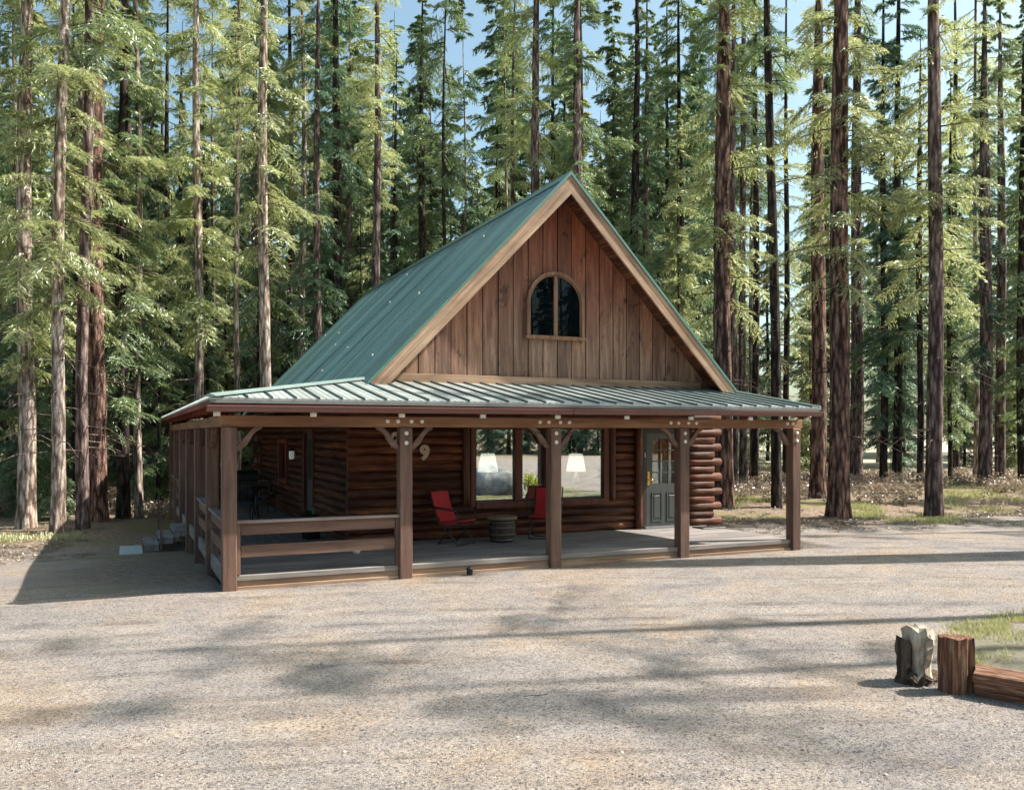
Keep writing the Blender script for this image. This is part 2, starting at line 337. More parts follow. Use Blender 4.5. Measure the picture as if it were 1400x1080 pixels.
def groundmat():
    m, nt, b = newmat('ground_surface')
    at_ = nt.nodes.new('ShaderNodeAttribute'); at_.attribute_name = 'zone'
    sp = nt.nodes.new('ShaderNodeSeparateColor'); nt.links.new(at_.outputs['Color'], sp.inputs[0])
    # gravel
    v1 = nt.nodes.new('ShaderNodeTexVoronoi'); v1.inputs['Scale'].default_value = 95; nt.links.new(mapping(nt, (1,1,1)), v1.inputs['Vector'])
    wn_ = noise(nt, mapping(nt, (1,1,1)), 60, 4, .7); wv_ = nt.nodes.new('ShaderNodeVectorMath'); wv_.operation = 'MULTIPLY_ADD'; wv_.inputs[1].default_value = (.02,.02,.02)
    nt.links.new(wn_.outputs['Color'], wv_.inputs[0]); nt.links.new(mapping(nt, (1,1,1)), wv_.inputs[2]); nt.links.new(wv_.outputs[0], v1.inputs['Vector'])
    v2 = nt.nodes.new('ShaderNodeTexVoronoi'); v2.inputs['Scale'].default_value = 45; nt.links.new(mapping(nt, (1,1,1)), v2.inputs['Vector'])
    sc1 = nt.nodes.new('ShaderNodeSeparateColor'); nt.links.new(v1.outputs['Color'], sc1.inputs[0])
    sc2 = nt.nodes.new('ShaderNodeSeparateColor'); nt.links.new(v2.outputs['Color'], sc2.inputs[0])
    st1 = ramp(nt, sc1.outputs[0], [(0,(.06,.057,.055)),(.12,(.225,.205,.193)),(.35,(.36,.323,.298)),(.7,(.415,.373,.341)),(.9,(.48,.434,.395)),(1,(.58,.535,.49))])
    st2 = ramp(nt, sc2.outputs[1], [(0,(.55,.55,.57)),(.22,(.95,.94,.94)),(.8,(1.0,.985,.96)),(1,(1.0,.93,.84))])
    cg = mixc(nt, 1, st1, st2, 'MULTIPLY')
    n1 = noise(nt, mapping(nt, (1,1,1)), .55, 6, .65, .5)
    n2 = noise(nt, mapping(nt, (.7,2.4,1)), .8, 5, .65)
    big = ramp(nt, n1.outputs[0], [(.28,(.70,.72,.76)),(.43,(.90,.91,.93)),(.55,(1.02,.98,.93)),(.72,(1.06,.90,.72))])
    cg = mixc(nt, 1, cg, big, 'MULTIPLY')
    tr = ramp(nt, n2.outputs[0], [(.33,(.86,.86,.88)),(.6,(1,1,1))]); cg = mixc(nt, 1, cg, tr, 'MULTIPLY')
    # wheel tracks sweeping past the cabin: arcs of more compacted, paler or darker grit
    tcx = nt.nodes.new('ShaderNodeTexCoord'); sub = nt.nodes.new('ShaderNodeVectorMath'); sub.operation = 'DISTANCE'; sub.inputs[1].default_value = (-9, -42, 0)
    nt.links.new(tcx.outputs['Object'], sub.inputs[0])
    wv = noise(nt, mapping(nt, (1,1,1)), .35, 3); ad1 = nt.nodes.new('ShaderNodeMath'); ad1.operation = 'MULTIPLY_ADD'; ad1.inputs[1].default_value = .8; nt.links.new(wv.outputs[0], ad1.inputs[0]); nt.links.new(sub.outputs['Value'], ad1.inputs[2])
    nz = nt.nodes.new('ShaderNodeTexNoise'); nz.noise_dimensions = '1D'; nz.inputs['Scale'].default_value = 2.4; nz.inputs['Detail'].default_value = 4; nt.links.new(ad1.outputs[0], nz.inputs['W'])
    br = noise(nt, mapping(nt, (1,1,1)), .9, 4)
    trk = ramp(nt, nz.outputs[0], [(.36,(.62,.62,.64)),(.47,(1,1,1)),(.58,(1,1,1)),(.66,(1.18,1.16,1.13))])
    cg = mixc(nt, ramp(nt, br.outputs[0], [(.40,(0,0,0)),(.62,(1,1,1))]), cg, mixc(nt, 1, cg, trk, 'MULTIPLY'))
    nl_ = noise(nt, mapping(nt, (1,1,1)), 2.6, 6, .7); cg = mixc(nt, 1, cg, ramp(nt, nl_.outputs[0], [(.30,(.80,.79,.79)),(.55,(1,1,1))]), 'MULTIPLY')
    # forest litter
    n3 = noise(nt, mapping(nt, (1,1,1)), 9, 8, .75); n4 = noise(nt, mapping(nt, (1,1,1)), .5, 5, .6)
    cf = ramp(nt, n3.outputs[0], [(.3,(.10,.070,.050)),(.5,(.26,.19,.14)),(.7,(.50,.40,.31))])
    cf = mixc(nt, ramp(nt, n4.outputs[0], [(.48,(0,0,0)),(.62,(1,1,1))]), cf, (.24,.21,.11))
    # meadow
    cm = ramp(nt, n3.outputs[0], [(.3,(.34,.32,.20)),(.7,(.66,.60,.46))])
    # grass patch
    cgr = ramp(nt, n3.outputs[0], [(.3,(.13,.12,.075)),(.55,(.25,.225,.165)),(.75,(.31,.275,.23))])
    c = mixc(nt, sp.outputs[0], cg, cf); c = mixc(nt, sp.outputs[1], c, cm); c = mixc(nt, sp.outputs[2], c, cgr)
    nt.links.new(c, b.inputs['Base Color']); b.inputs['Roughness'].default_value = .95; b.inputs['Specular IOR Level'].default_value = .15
    hh = nt.nodes.new('ShaderNodeMath'); hh.operation = 'MULTIPLY_ADD'; hh.inputs[1].default_value = -1.0
    nt.links.new(v1.outputs['Distance'], hh.inputs[0]); nt.links.new(n3.outputs[0], hh.inputs[2])
    b2 = bump(nt, b, hh.outputs[0], 1.0, .014)
    return m
M['ground'] = groundmat()

# ------------------------------------------------------------------ ground
def vn(x, y, s=0):
    """cheap value noise"""
    def h(i, j): 
        q = math.sin(i*127.1 + j*311.7 + s*74.7) * 43758.5453; return q - math.floor(q)
    i, j = math.floor(x), math.floor(y); fx, fy = x-i, y-j
    fx = fx*fx*(3-2*fx); fy = fy*fy*(3-2*fy)
    return (h(i,j)*(1-fx)+h(i+1,j)*fx)*(1-fy)+(h(i,j+1)*(1-fx)+h(i+1,j+1)*fx)*fy
def island(x, y):
    x -= .85
    # grass island beside the drive, right of the camera
    d = max(abs((x - 9.6) / 4.6), abs((y + 11.2) / 5.2)) + .35*(vn(x*1.1, y*1.1, 3)-.5)
    return 1 - sstep(.84, .98, d)
def zones(x, y):
    n = (vn(x*.6, y*.6) - .5)*1.6 + (vn(x*2.1, y*2.1, 1)-.5)*.8
    yb = 3.6 - .16*(x-16) if x > 6 else 11.0 if x < 0 else 11
    if x > 11: f = sstep(-.5, .7, y - yb + n)
    else: f = sstep(-.6, .9, y - (9.6 - .0*x) + n)
    f = max(f, sstep(-8, -11, x + n) if y > 2 else 0)
    if -3.2 < x < .1 and y > -.3: f = max(f, .75*sstep(-3.0, -1.2, x + n*.6)*sstep(-.2, 2.0, y + n*.5))
    if y < -30: f = 1-sstep(-56, -50, y + n*2)
    me = sstep(30, 42, y*.55 + x*.6 - 6 + n) if x > 8 and y > 8 else 0
    is_ = island(x, y)
    return f*(1-me), me, is_
def axis(lo, hi, c, fine, grow):
    a = [c]; s = fine
    while a[-1] < hi: a.append(a[-1] + s); s = fine if abs(a[-1]-c) < 20 else s*grow
    b = [c]; s = fine
    while b[-1] > lo: b.append(b[-1] - s); s = fine if abs(b[-1]-c) < 20 else s*grow
    return sorted(set(a + b))
xs = axis(-1500, 1500, 5, .22, 1.13); ys = axis(-1500, 1500, -2, .22, 1.13)
vs = []; cols = []
for y in ys:
    for x in xs:
        z = gz(x, y); f, me, is_ = zones(x, y)
        if f > 0: z += .05*f*(vn(x*1.3, y*1.3, 5)-.3) + .09*f*(vn(x*.4, y*.4, 6)-.4)
        if abs(x-5) < 16 and y < 14: z += .012*(vn(x*1.7, y*1.7, 8)-.5)*(1-f)
        z += .10*is_
        # low grassy bank on the far side of the drive, right
        if x > 13: z += .22*sstep(4.5, 7.5, y + .16*(x-16))*(1-sstep(12, 22, y))*f
        if 0.05 < x < 11.2 and 0.05 < y < 16.4: z = min(z, -.3)
        vs.append((x, y, z)); cols += [f, me, is_, 1]
nx = len(xs); fs = [(j*nx+i, j*nx+i+1, (j+1)*nx+i+1, (j+1)*nx+i) for j in range(len(ys)-1) for i in range(nx-1)]
me = bpy.data.meshes.new('ground'); me.from_pydata(vs, [], fs); me.materials.append(M['ground'])
ca = me.color_attributes.new('zone', 'FLOAT_COLOR', 'POINT'); ca.data.foreach_set('color', cols)
me.polygons.foreach_set('use_smooth', [True]*len(fs)); me.update()
g = bpy.data.objects.new('ground', me); C.objects.link(g); tag(g, kind='structure', label='pale gravel yard running into brown forest floor', cat='ground')

# ------------------------------------------------------------------ cabin
cab = empty('log_cabin', (5.2, 0, 0))
tag(cab, 'brown log cabin with green metal roof and wraparound covered porch', 'cabin')
def P(mb, name, mat, parent=cab, label=None):
    o = mb.build(name, mat, None); o.parent = parent
    # undo every ancestor's offset so meshes written in world space stay put
    off = Vector((0,0,0)); p = parent
    while p is not None: off += Vector(p.location); p = p.parent
    o.location = -off
    if label: o['label'] = label
    return o
rl = random.Random(3)
def logtube(mb, p0, p1, r, mi=0, seed=0):
    p0, p1 = Vector(p0), Vector(p1); L = (p1-p0).length; n = max(2, int(L/.35)+1)
    pts = []; rs = []
    for i in range(n+1):
        t = i/n; p = p0.lerp(p1, t); p += Vector((0, rl.uniform(-.010,.010), rl.uniform(-.007,.007))) if abs(p1.x-p0.x) > .01 else Vector((rl.uniform(-.006,.006), 0, rl.uniform(-.004,.004)))
        pts.append(p); rs.append(r*rl.uniform(.90,1.05))
    n0 = len(mb.f); mb.tube(pts, rs, 14, mi, True, True)
    mb.m[-1] = mb.m[-2] = mi+1
WY = 2.88; LS = .165; LR = .092; DZ = .19
WX0, WX1 = 2.50, 10.62; WY1 = 14.0
# front log wall
mb = MB()
for k in range(17):
    z = DZ + .085 + LS*k
    odd = k % 2
    ext = .28 if odd == 0 else .08
    segs = []
    e1 = rl.uniform(-.02,.02)
    x0 = WX0 - .10 + e1; x1 = WX1 + ext - e1
    if z < .85: segs = [(x0, 8.74), (9.98, x1)]
    elif z < 2.34: segs = [(x0, 4.78), (7.98, 8.74), (9.98, x1)]
    else: segs = [(x0, x1)]
    for a, b in segs:
        logtube(mb, (a, WY, z), (b, WY, z), LR)
        if a == x0: mb.m[-2] = 0
P(mb, 'log_wall', [M['log_x'], M['log_end']])
# left, right, back walls
mb = MB()
for k in range(17):
    z = DZ + .085 + LS*k - LS/2 if k else DZ + .05
    ext = .34 if k % 2 else .12
    ys_ = [(WY+.0, 6.05), (7.2, WY1+ext)] if z < 2.3 else [(WY+.0, WY1+ext)]
    if 1.0 < z < 2.0: ys_ = [(WY+.0, 6.05), (7.2, 9.4), (10.6, WY1+ext)]
    for a, b in ys_: logtube(mb, (WX0, a, z), (WX0, b, z), LR)
P(mb, 'log_wall', [M['log_y'], M['log_end']])
mb = MB()
for k in range(17):
    z = DZ + .085 + LS*k - LS/2 if k else DZ + .05
    ext = .34 if k % 2 else .12
    logtube(mb, (WX1, WY-.02, z), (WX1, WY1+ext, z), LR)
P(mb, 'log_wall', [M['log_y'], M['log_end']])
mb = MB()
for k in range(17):
    z = DZ + .085 + LS*k; ext = .34 if k % 2 == 0 else .13
    logtube(mb, (WX0-ext, WY1, z), (WX1+ext, WY1, z), LR)
P(mb, 'log_wall', [M['log_x'], M['log_end']])
# inner lining (real thickness, leaves the openings free)
mb = MB()
mb.box(WX0+.04, 4.85, WY+.03, WY+.13, .0, 3.1); mb.box(7.9, 8.78, WY+.03, WY+.13, 0, 3.1); mb.box(9.95, WX1-.04, WY+.03, WY+.13, 0, 3.1)
mb.box(4.85, 7.9, WY+.03, WY+.13, 0, .86); mb.box(4.85, 7.9, WY+.03, WY+.13, 2.36, 3.1); mb.box(8.78, 9.95, WY+.03, WY+.13, 2.3, 3.1)
mb.box(WX0+.03, WX0+.1, WY+.14, WY1-.04, 0, 3.1); mb.box(WX1-.1, WX1-.03, WY+.14, WY1-.04, 0, 3.1); mb.box(WX0+.11, WX1-.11, WY1-.1, WY1-.03, 0, 3.1)
mb.box(WX0+.11, WX1-.11, WY+.14, WY1-.11, .1, .18); mb.box(WX0+.11, WX1-.11, WY+.14, WY1-.11, 2.9, 3.0)
mb.box(WX0+.11, WX1-.11, 6.6, 6.7, .19, 2.89)
P(mb, 'inner_lining', M['inside'])
mb = MB(); mb.box(WX0-.05, WX1+.3, 2.99, WY1, -.25, .17)
P(mb, 'foundation', M['dark'])
# vertical log trims
def vlog(x, y, z0, z1, r): 
    m_ = MB(); n = 8; m_.tube([(x+rl.uniform(-.006,.006), y, z0+(z1-z0)*i/n) for i in range(n+1)], [r*rl.uniform(.95,1.05) for _ in range(n+1)], 14)
    return P(m_, 'corner_trim', M['log_z'])
vlog(4.72, WY-.10, .80, 2.5, .075); vlog(8.02, WY-.10, .84, 2.5, .075); vlog(8.68, WY-.11, DZ, 2.5, .085); 

# big window
win = empty('window'); win.parent = cab; win.location = (0, 0, 0)
mb = MB(); yf0, yf1 = WY-.14, WY+.02
mb.box(4.80, 4.90, yf0, yf1, .80, 2.42, b=.008); mb.box(7.80, 7.93, yf0, yf1, .80, 2.42, b=.008)
mb.box(4.905, 7.795, yf0-.02, yf1, .76, .885, b=.008); mb.box(4.905, 7.795, yf0, yf1, 2.33, 2.42, b=.008)
mb.box(5.76, 5.90, yf0+.01, yf1-.002, .89, 2.325, b=.006); mb.box(6.60, 6.76, yf0+.01, yf1-.002, .89, 2.325, b=.006)
fr = P(mb, 'frame', wood('window_frame', ((.07,.02,.012),(.14,.045,.028),(.2,.075,.045)), 2, .5), win)
for a, b in ((4.905, 5.755), (5.905, 6.595), (6.765, 7.795)):
    mb = MB(); mb.box(a, b, WY-.075, WY-.069, .89, 2.325); P(mb, 'pane', M['glass'], win)
    mb = MB(); mb.box(a+.01, b-.01, WY-.05, WY-.045, 2.19, 2.32)
    for q in range(3): mb.box(a+.01, b-.01, WY-.058, WY-.051, 2.195+q*.04, 2.215+q*.04)
    P(mb, 'blind', M['blind'], win)
    mb = MB(); # thin inner sash
    for q in (a, b-.03): mb.box(q+.001, q+.029, WY-.095, WY-.078, .893, 2.322)
    mb.box(a+.031, b-.031, WY-.095, WY-.078, .893, .925)
    P(mb, 'sash', M['dark'], win)

# front door
door = empty('door'); door.parent = cab
mb = MB(); mb.box(8.78, 8.87, WY-.12, WY+.06, DZ+.01, 2.34); mb.box(9.87, 9.96, WY-.12, WY+.06, DZ+.01, 2.34); mb.box(8.875, 9.865, WY-.12, WY+.06, 2.26, 2.34)
P(mb, 'frame', M['dark'], door)
mb = MB(); dx0, dx1 = 8.885, 9.855; yd = WY-.055
gx0, gx1, g0, g1 = 9.06, 9.68, 1.15, 2.12
mb.box(dx0, gx0, yd, yd+.05, .21, 2.25); mb.box(gx1, dx1, yd, yd+.05, .21, 2.25); mb.box(gx0, gx1, yd, yd+.05, .21, g0); mb.box(gx0, gx1, yd, yd+.05, g1, 2.25)
for i in range(1,3): x = gx0+(gx1-gx0)*i/3; mb.box(x-.011, x+.011, yd-.004, yd+.03, g0, g1)
for i in range(1,4): z = g0+(g1-g0)*i/4; mb.box(gx0, gx1, yd-.007, yd+.027, z-.011, z+.011)
for a, b in ((gx0-.02, gx0+.25), (gx1-.25, gx1+.02)):
    mb.box(a, b, yd-.012, yd-.003, .33, .36); mb.box(a, b, yd-.012, yd-.003, .94, .97); mb.box(a, a+.025, yd-.014, yd-.004, .33, .97); mb.box(b-.025, b, yd-.014, yd-.004, .33, .97)
    mb.box(a+.06, b-.06, yd-.011, yd-.003, .41, .89, b=.004)
P(mb, 'door_panel', M['doorpaint'], door)
mb = MB(); mb.box(gx0, gx1, yd+.034, yd+.04, g0, g1); P(mb, 'pane', M['glass_o'], door)
mb = MB(); mb.box(gx0-.02, gx1+.02, yd+.09, yd+.11, 1.62, g1+.03)
for i in range(14): mb.box(gx0+i*.045, gx0+.025+i*.045, yd+.08, yd+.089, 1.62, g1+.03)
P(mb, 'pane_light_sheet', M['pane_light_sheet'], door)  # ribbed amber sheet stands for the reflection in the upper panes
mb = MB(); mb.box(gx0-.02, gx1+.02, yd+.095, yd+.115, 1.12, 1.615); P(mb, 'pane_light_sheet', M['blind'], door, 'pale sheet standing for the lit lower panes')  # pale sheet paints in the light of the lower panes
h = empty('handle'); h.parent = door
mb = MB(); mb.box(8.925, 8.985, yd-.012, yd-.001, 1.12, 1.42, b=.004); mb.tube([(8.955, yd-.012, 1.24), (8.955, yd-.06, 1.24), (9.06, yd-.065, 1.235)], .011, 8); mb.tube([(8.955, yd-.012, 1.36), (8.955, yd-.03, 1.36)], .018, 10)
door_handle = P(mb, 'door_handle', M['brass'], door); bpy.data.objects.remove(h)
mb = MB(); mb.box(8.80, 9.94, WY-.2, WY-.125, DZ+.006, DZ+.045); P(mb, 'threshold', M['grey'], door)
mb = MB(); mb.box(8.80, 8.84, WY-.14, WY-.121, 1.72, 1.83, b=.004); P(mb, 'doorbell', M['grey'])
# door + window in the left wall
sd = empty('door'); sd.parent = cab
mb = MB(); mb.box(WX0-.11, WX0+.06, 6.05, 6.17, DZ, 2.35); mb.box(WX0-.11, WX0+.06, 7.08, 7.2, DZ, 2.35); mb.box(WX0-.11, WX0+.06, 6.175, 7.075, 2.25, 2.35)
P(mb, 'frame', M['log_z'], sd)
mb = MB(); mb.box(WX0-.03, WX0+.02, 6.175, 7.075, DZ+.01, 2.245); mb.box(WX0-.042, WX0-.031, 6.3, 6.95, .35, 1.0, b=.004); 
P(mb, 'door_panel', plain('blue_grey_door', (.05,.07,.09), .4), sd, 'blue grey side door')
mb = MB(); mb.box(WX0-.04, WX0-.032, 6.32, 6.93, 1.2, 2.1); P(mb, 'pane', M['glass_d'], sd)
sw = empty('window'); sw.parent = cab
mb = MB(); 
mb.box(WX0-.12, WX0+.05, 9.36, 9.5, .95, 2.1); mb.box(WX0-.12, WX0+.05, 10.5, 10.64, .95, 2.1); mb.box(WX0-.12, WX0+.05, 9.505, 10.495, .95, 1.07); mb.box(WX0-.12, WX0+.05, 9.505, 10.495, 2.0, 2.1)
P(mb, 'frame', wood('red_window_trim', ((.12,.025,.02),(.2,.05,.035),(.26,.08,.05)), 2), sw)
mb = MB(); mb.box(WX0-.02, WX0-.014, 9.5, 10.5, 1.07, 2.0); P(mb, 'pane', M['glass_d'], sw)

# deck
mb = MB(); bw = .14; y = .06
while y < WY-.03:
    x = .05; first = True
    while x < 10.45:
        L = rl.uniform(2.4, 3.7); x2 = min(10.45, x+L)
        if 10.45-x2 < .6: x2 = 10.45
        dz = rl.uniform(-.0015,.0015)
        mb.box(x, x2-.004, y, y+bw-.008, DZ-.035, DZ+dz, b=.003); x = x2
    y += bw
P(mb, 'deck', M['deck'])
mb = MB(); x = .05
while x < WX0-.1:
    y = y0_ = 2.93
    while y < 15.7:
        y2 = min(15.7, y+rl.uniform(2.4,3.7)); mb.box(x, x+bw-.008, y, y2-.004, DZ-.035, DZ+rl.uniform(-.0015,.0015)); y = y2
    x += bw
P(mb, 'deck', M['deck_y'])
mb = MB(); mb.box(.12, 10.4, .12, 2.9, -.3, DZ-.04); mb.box(.12, WX0-.1, 2.9, 15.6, -.3, DZ-.042)
P(mb, 'deck_frame', M['dark'])
PX = [0.0, 2.6, 5.2, 7.8, 10.4]; PYs = [0.0, 2.6, 5.2, 7.8, 10.4, 13.0, 15.6]; PW = .10
mb = MB()
for i in range(4):
    a, b = PX[i]+PW+.004, PX[i+1]-PW-.004
    mb.box(a, b, -.035, .055, .125, DZ+.012, b=.006)       # pale nosing
P(mb, 'rim_board', wood('deck_nosing', ((.17,.145,.13),(.27,.235,.21),(.38,.34,.30)), 0, .7))
mb = MB()
for i in range(4):
    a, b = PX[i]+PW+.004, PX[i+1]-PW-.004
    mb.box(a, b, -.005, .05, .03, .12); mb.box(a, b, -.05, -.008, -.06, .045, b=.005)
P(mb, 'rim_board', M['rake'])
mb = MB()
for i in range(6):
    mb.box(-.03, .03, PYs[i]+PW, PYs[i+1]-PW, -.02, DZ+.02, b=.005)
P(mb, 'rim_board', M['deck_y'])
mb = MB()
for i in range(6): mb.box(.035, .09, PYs[i]-.1, PYs[i+1]+.1 , -.55, -.025)
P(mb, 'skirting', M['dark'])
# posts
def post(x, y, off=0):
    zb = gz(x, y) - .12
    m_ = MB(); m_.box(x-PW, x+PW, y-PW, y+PW, zb, 2.33, b=.012); return P(m_, 'porch_post', M['trim_z'])
for i, x in enumerate(PX): post(x, 0)
for y in PYs[1:]: post(0, y)
post(1.3, 15.6)
# beams
mb = MB(); mb.box(-.12, 10.56, -.075, .075, 2.332, 2.495, b=.006); P(mb, 'beam', M['beam_x'])
mb = MB(); mb.box(-.075, .075, .078, 15.72, 2.334, 2.493, b=.006); P(mb, 'beam', M['beam_y'])
mb = MB(); mb.box(.078, 2.4, 15.53, 15.67, 2.334, 2.49, b=.006); P(mb, 'beam', M['beam_x'])
# knee braces
def brace(x, y, sx, sy, mat):
    U = [(735,590),(760,560),(830,460),(900,380),(960,300),(1010,240),(1060,200)]
    D = [(735,670),(805,665),(850,606),(905,570),(955,490),(1005,380),(1080,290),(1150,255),(1190,235),(1190,200)]
    def rs_(P_, m):
        P_ = [Vector(p) for p in P_]; L_ = [0]
        for k in range(1, len(P_)): L_.append(L_[-1] + (P_[k]-P_[k-1]).length)
        out = []
        for k in range(m):
            q = L_[-1]*k/(m-1); a = 0
            while a < len(P_)-2 and L_[a+1] < q: a += 1
            out.append(P_[a].lerp(P_[a+1], (q-L_[a])/(L_[a+1]-L_[a])))
        return out
    cv = lambda p: ((p.x-735)*.00078, 2.33-(p.y-200)*.00073)
    low = [cv(p) for p in rs_(D, 14)]; upp = [cv(p) for p in rs_(U, 14)]
    poly = low + upp[::-1]
    m_ = MB(); n = len(poly); vs = []
    for q in (-.035, .035):
        for u, z in poly:
            if sx: vs.append((x + sx*(PW+.002+max(0,u)), y+q, min(z,2.33)))
            else: vs.append((x+q, y + sy*(PW+.002+max(0,u)), min(z,2.33)))
    fs = []
    h_ = len(low)
    for i in range(h_-1):
        a, b, c_, d = i, i+1, n-2-i, n-1-i
        fs.append((a,b,c_,d)); fs.append((a+n,d+n,c_+n,b+n))
    for i in range(n):
        j = (i+1) % n; fs.append((i, i+n, j+n, j))
    m_.add(vs, fs); return P(m_, 'knee_brace', mat)
for i, x in enumerate(PX):
    if i > 0: brace(x, 0, -1, 0, M['trim_x'])
    if i < 4: brace(x, 0, 1, 0, M['trim_x'])
for i, y in enumerate(PYs):
    if 0 < i: brace(0, y, 0, -1, M['trim_y'])
    if i < 6 : brace(0, y, 0, 1, M['trim_y'])
# round pale bolt washers
def bolt(x, z, y):
    m_ = MB(); prof = []
    for r, d in ((.0, .022), (.016,.022), (.03,.014), (.034,.002)): prof.append((r, d))
    vs = []; n = 14
    for r, d in prof[1:]:
        for k in range(n): t = 2*math.pi*k/n; vs.append((x+r*math.cos(t), y-d, z+r*math.sin(t)))
    fs = [tuple(range(n))]
    for i in range(2):
        for k in range(n): k2 = (k+1)%n; fs.append((i*n+k, i*n+k2, (i+1)*n+k2, (i+1)*n+k))
    m_.add(vs, fs, 0, True); return P(m_, 'bolt_washer', M['white'])
for i, x in enumerate(PX[1:]):
    xs_ = (-.29,-.125,.09,.26) if i < 3 else (-.22,-.08)
    for d in xs_: bolt(x+d, 2.425, -.076)
    bolt(x, 2.24, -.101); bolt(x, 2.09, -.101)
# railings
def rail_front(x0, x1):
    r = empty('railing'); r.parent = cab
    m_ = MB(); m_.box(x0, x1, -.07, .07, .945, .985, b=.006); P(m_, 'handrail', wood('rail_cap', ((.2,.14,.12),(.34,.26,.23),(.45,.36,.32)), 0), r)
    m_ = MB(); m_.box(x0+.06, x1-.06, -.03, .015, .78, .94, b=.004); P(m_, 'rail_board', M['trim_x'], r)
    m_ = MB(); m_.box(x0+.06, x1-.06, -.03, .015, .46, .63, b=.004); P(m_, 'rail_board', M['trim_x'], r)
    for x in (x0, x1-.055): m_ = MB(); m_.box(x+.002, x+.053, -.04, .04, DZ+.02, .943, b=.004); P(m_, 'baluster', M['trim_z'], r)
rail_front(PW, 2.6-PW)
def rail_side(y0, y1):
    r = empty('railing'); r.parent = cab
    m_ = MB(); m_.box(-.07, .07, y0, y1, .945, .985, b=.006); P(m_, 'handrail', M['deck_y'], r)
    m_ = MB(); m_.box(-.03, .015, y0+.003, y1-.003, .78, .94); P(m_, 'rail_board', M['trim_y'], r)
    m_ = MB(); m_.box(-.03, .015, y0+.003, y1-.003, .46, .63); P(m_, 'rail_board', M['trim_y'], r)
for i in (0, 1, 4, 5): rail_side(PYs[i]+PW, PYs[i+1]-PW)
# stairs on the left
stp = empty('stairs'); stp.parent = cab
for k in range(3):
    zt = DZ - .15*(k+1); x1_ = -.04 - .30*k
    m_ = MB(); m_.box(x1_-.31, x1_, 8.15, 9.7, zt-.05, zt, b=.005); P(m_, 'tread', M['step'], stp)
    m_ = MB(); m_.box(x1_-.30, x1_-.01, 8.17, 8.22, zt-.16, zt-.052); P(m_, 'stringer', M['step'], stp)
    m_ = MB(); m_.box(x1_-.30, x1_-.01, 9.62, 9.67, zt-.16, zt-.052); P(m_, 'stringer', M['step'], stp)
m_ = MB(); m_.box(-.62, -.58, 8.10, 8.15, -.4, .55); P(m_, 'stair_post', M['trim_z'], stp)
m_ = MB(); m_.box(-.62, -.58, 9.7, 9.75, -.4, .75); P(m_, 'stair_post', M['trim_z'], stp)
# paving slab
m_ = MB(); m_.box(-.24, .24, -.7, .7, -.03, .045, b=.01); sl_ = m_.build('paving_slab', M['paver'])
sl_.location = (-1.22, 8.6, gz(-1.2, 8.6)+.02); tag(sl_, 'pale concrete slab on the ground at the foot of the side steps', 'paving slab')

# rafters, porch roof
SL = .165; EV = -.45; EZ = 2.73; EX = -.3; RX1 = 10.62
mb = MB()
def raft(x, y0, y1):
    z0 = EZ + SL*(y0-EV) - .04; z1 = EZ + SL*(y1-EV) - .04
    mb.add([(x-.035,y0,z0-.20),(x+.035,y0,z0-.20),(x+.035,y1,z1-.17),(x-.035,y1,z1-.17),(x-.035,y0,z0),(x+.035,y0,z0),(x+.035,y1,z1),(x-.035,y1,z1)],
           [(0,3,2,1),(4,5,6,7),(0,1,5,4),(1,2,6,5),(2,3,7,6),(3,0,4,7)])
RXs = [-.2+1.32*i for i in range(9)]; RXs[-1] = 10.38
for x in RXs: raft(x, -.36, 2.75 if x > 2.3 else max(.0, x-.1)); P(mb, 'rafter', M['rafter']); mb = MB()
for i in range(6): 
    for k in range(2):
        y = .9 + i*2.6 + k*1.3; x0_ = -.24
        x1_ = min(2.4, EX+(y-EV)-.12); z0 = EZ+SL*(x0_-EX)-.04; z1 = EZ+SL*(x1_-EX)-.04
        mb.add([(x0_,y-.035,z0-.16),(x1_,y-.035,z1-.16),(x1_,y+.035,z1-.16),(x0_,y+.035,z0-.16),(x0_,y-.035,z0),(x1_,y-.035,z1),(x1_,y+.035,z1),(x0_,y+.035,z0)],
               [(0,3,2,1),(4,5,6,7),(0,1,5,4),(1,2,6,5),(2,3,7,6),(3,0,4,7)])
        P(mb, 'rafter', M['rafter']); mb = MB()
for x in RXs:
    m_ = MB(); m_.box(x-.045, x+.045, -.40, -.362, 2.475, 2.535, b=.004); P(m_, 'rafter_cap', M['white'])
mb = MB()   # fascia behind the gutter
mb.box(-.26, RX1-.03, -.34, -.31, 2.56, EZ-.035); P(mb, 'fascia', M['rafter'])
mb = MB(); mb.box(-.29, -.262, -.30, 15.9, 2.62, EZ-.035); P(mb, 'fascia', M['rafter'])
def slab(mb, q, t, mi=0):
    q = [Vector(p) for p in q]; n = (q[1]-q[0]).cross(q[2]-q[0]).normalized()
    if n.z < 0: n = -n
    mb.add(q + [p - n*t for p in q], [tuple(range(len(q))), tuple(range(2*len(q)-1, len(q)-1, -1))] + [(i, (i+1)%len(q), (i+1)%len(q)+len(q), i+len(q)) for i in range(len(q))], mi)
BX = 2.62
def fz(y): return EZ + SL*(y-EV)
def lz(x): return EZ + SL*(x-EX)
YT = 2.40
mb = MB()
cy = EV + (BX-EX)   # hip meets BX
slab(mb, [(EX, EV, EZ), (RX1, EV, EZ), (RX1, YT, fz(YT)), (YT-EV+EX, YT, fz(YT))], .03)
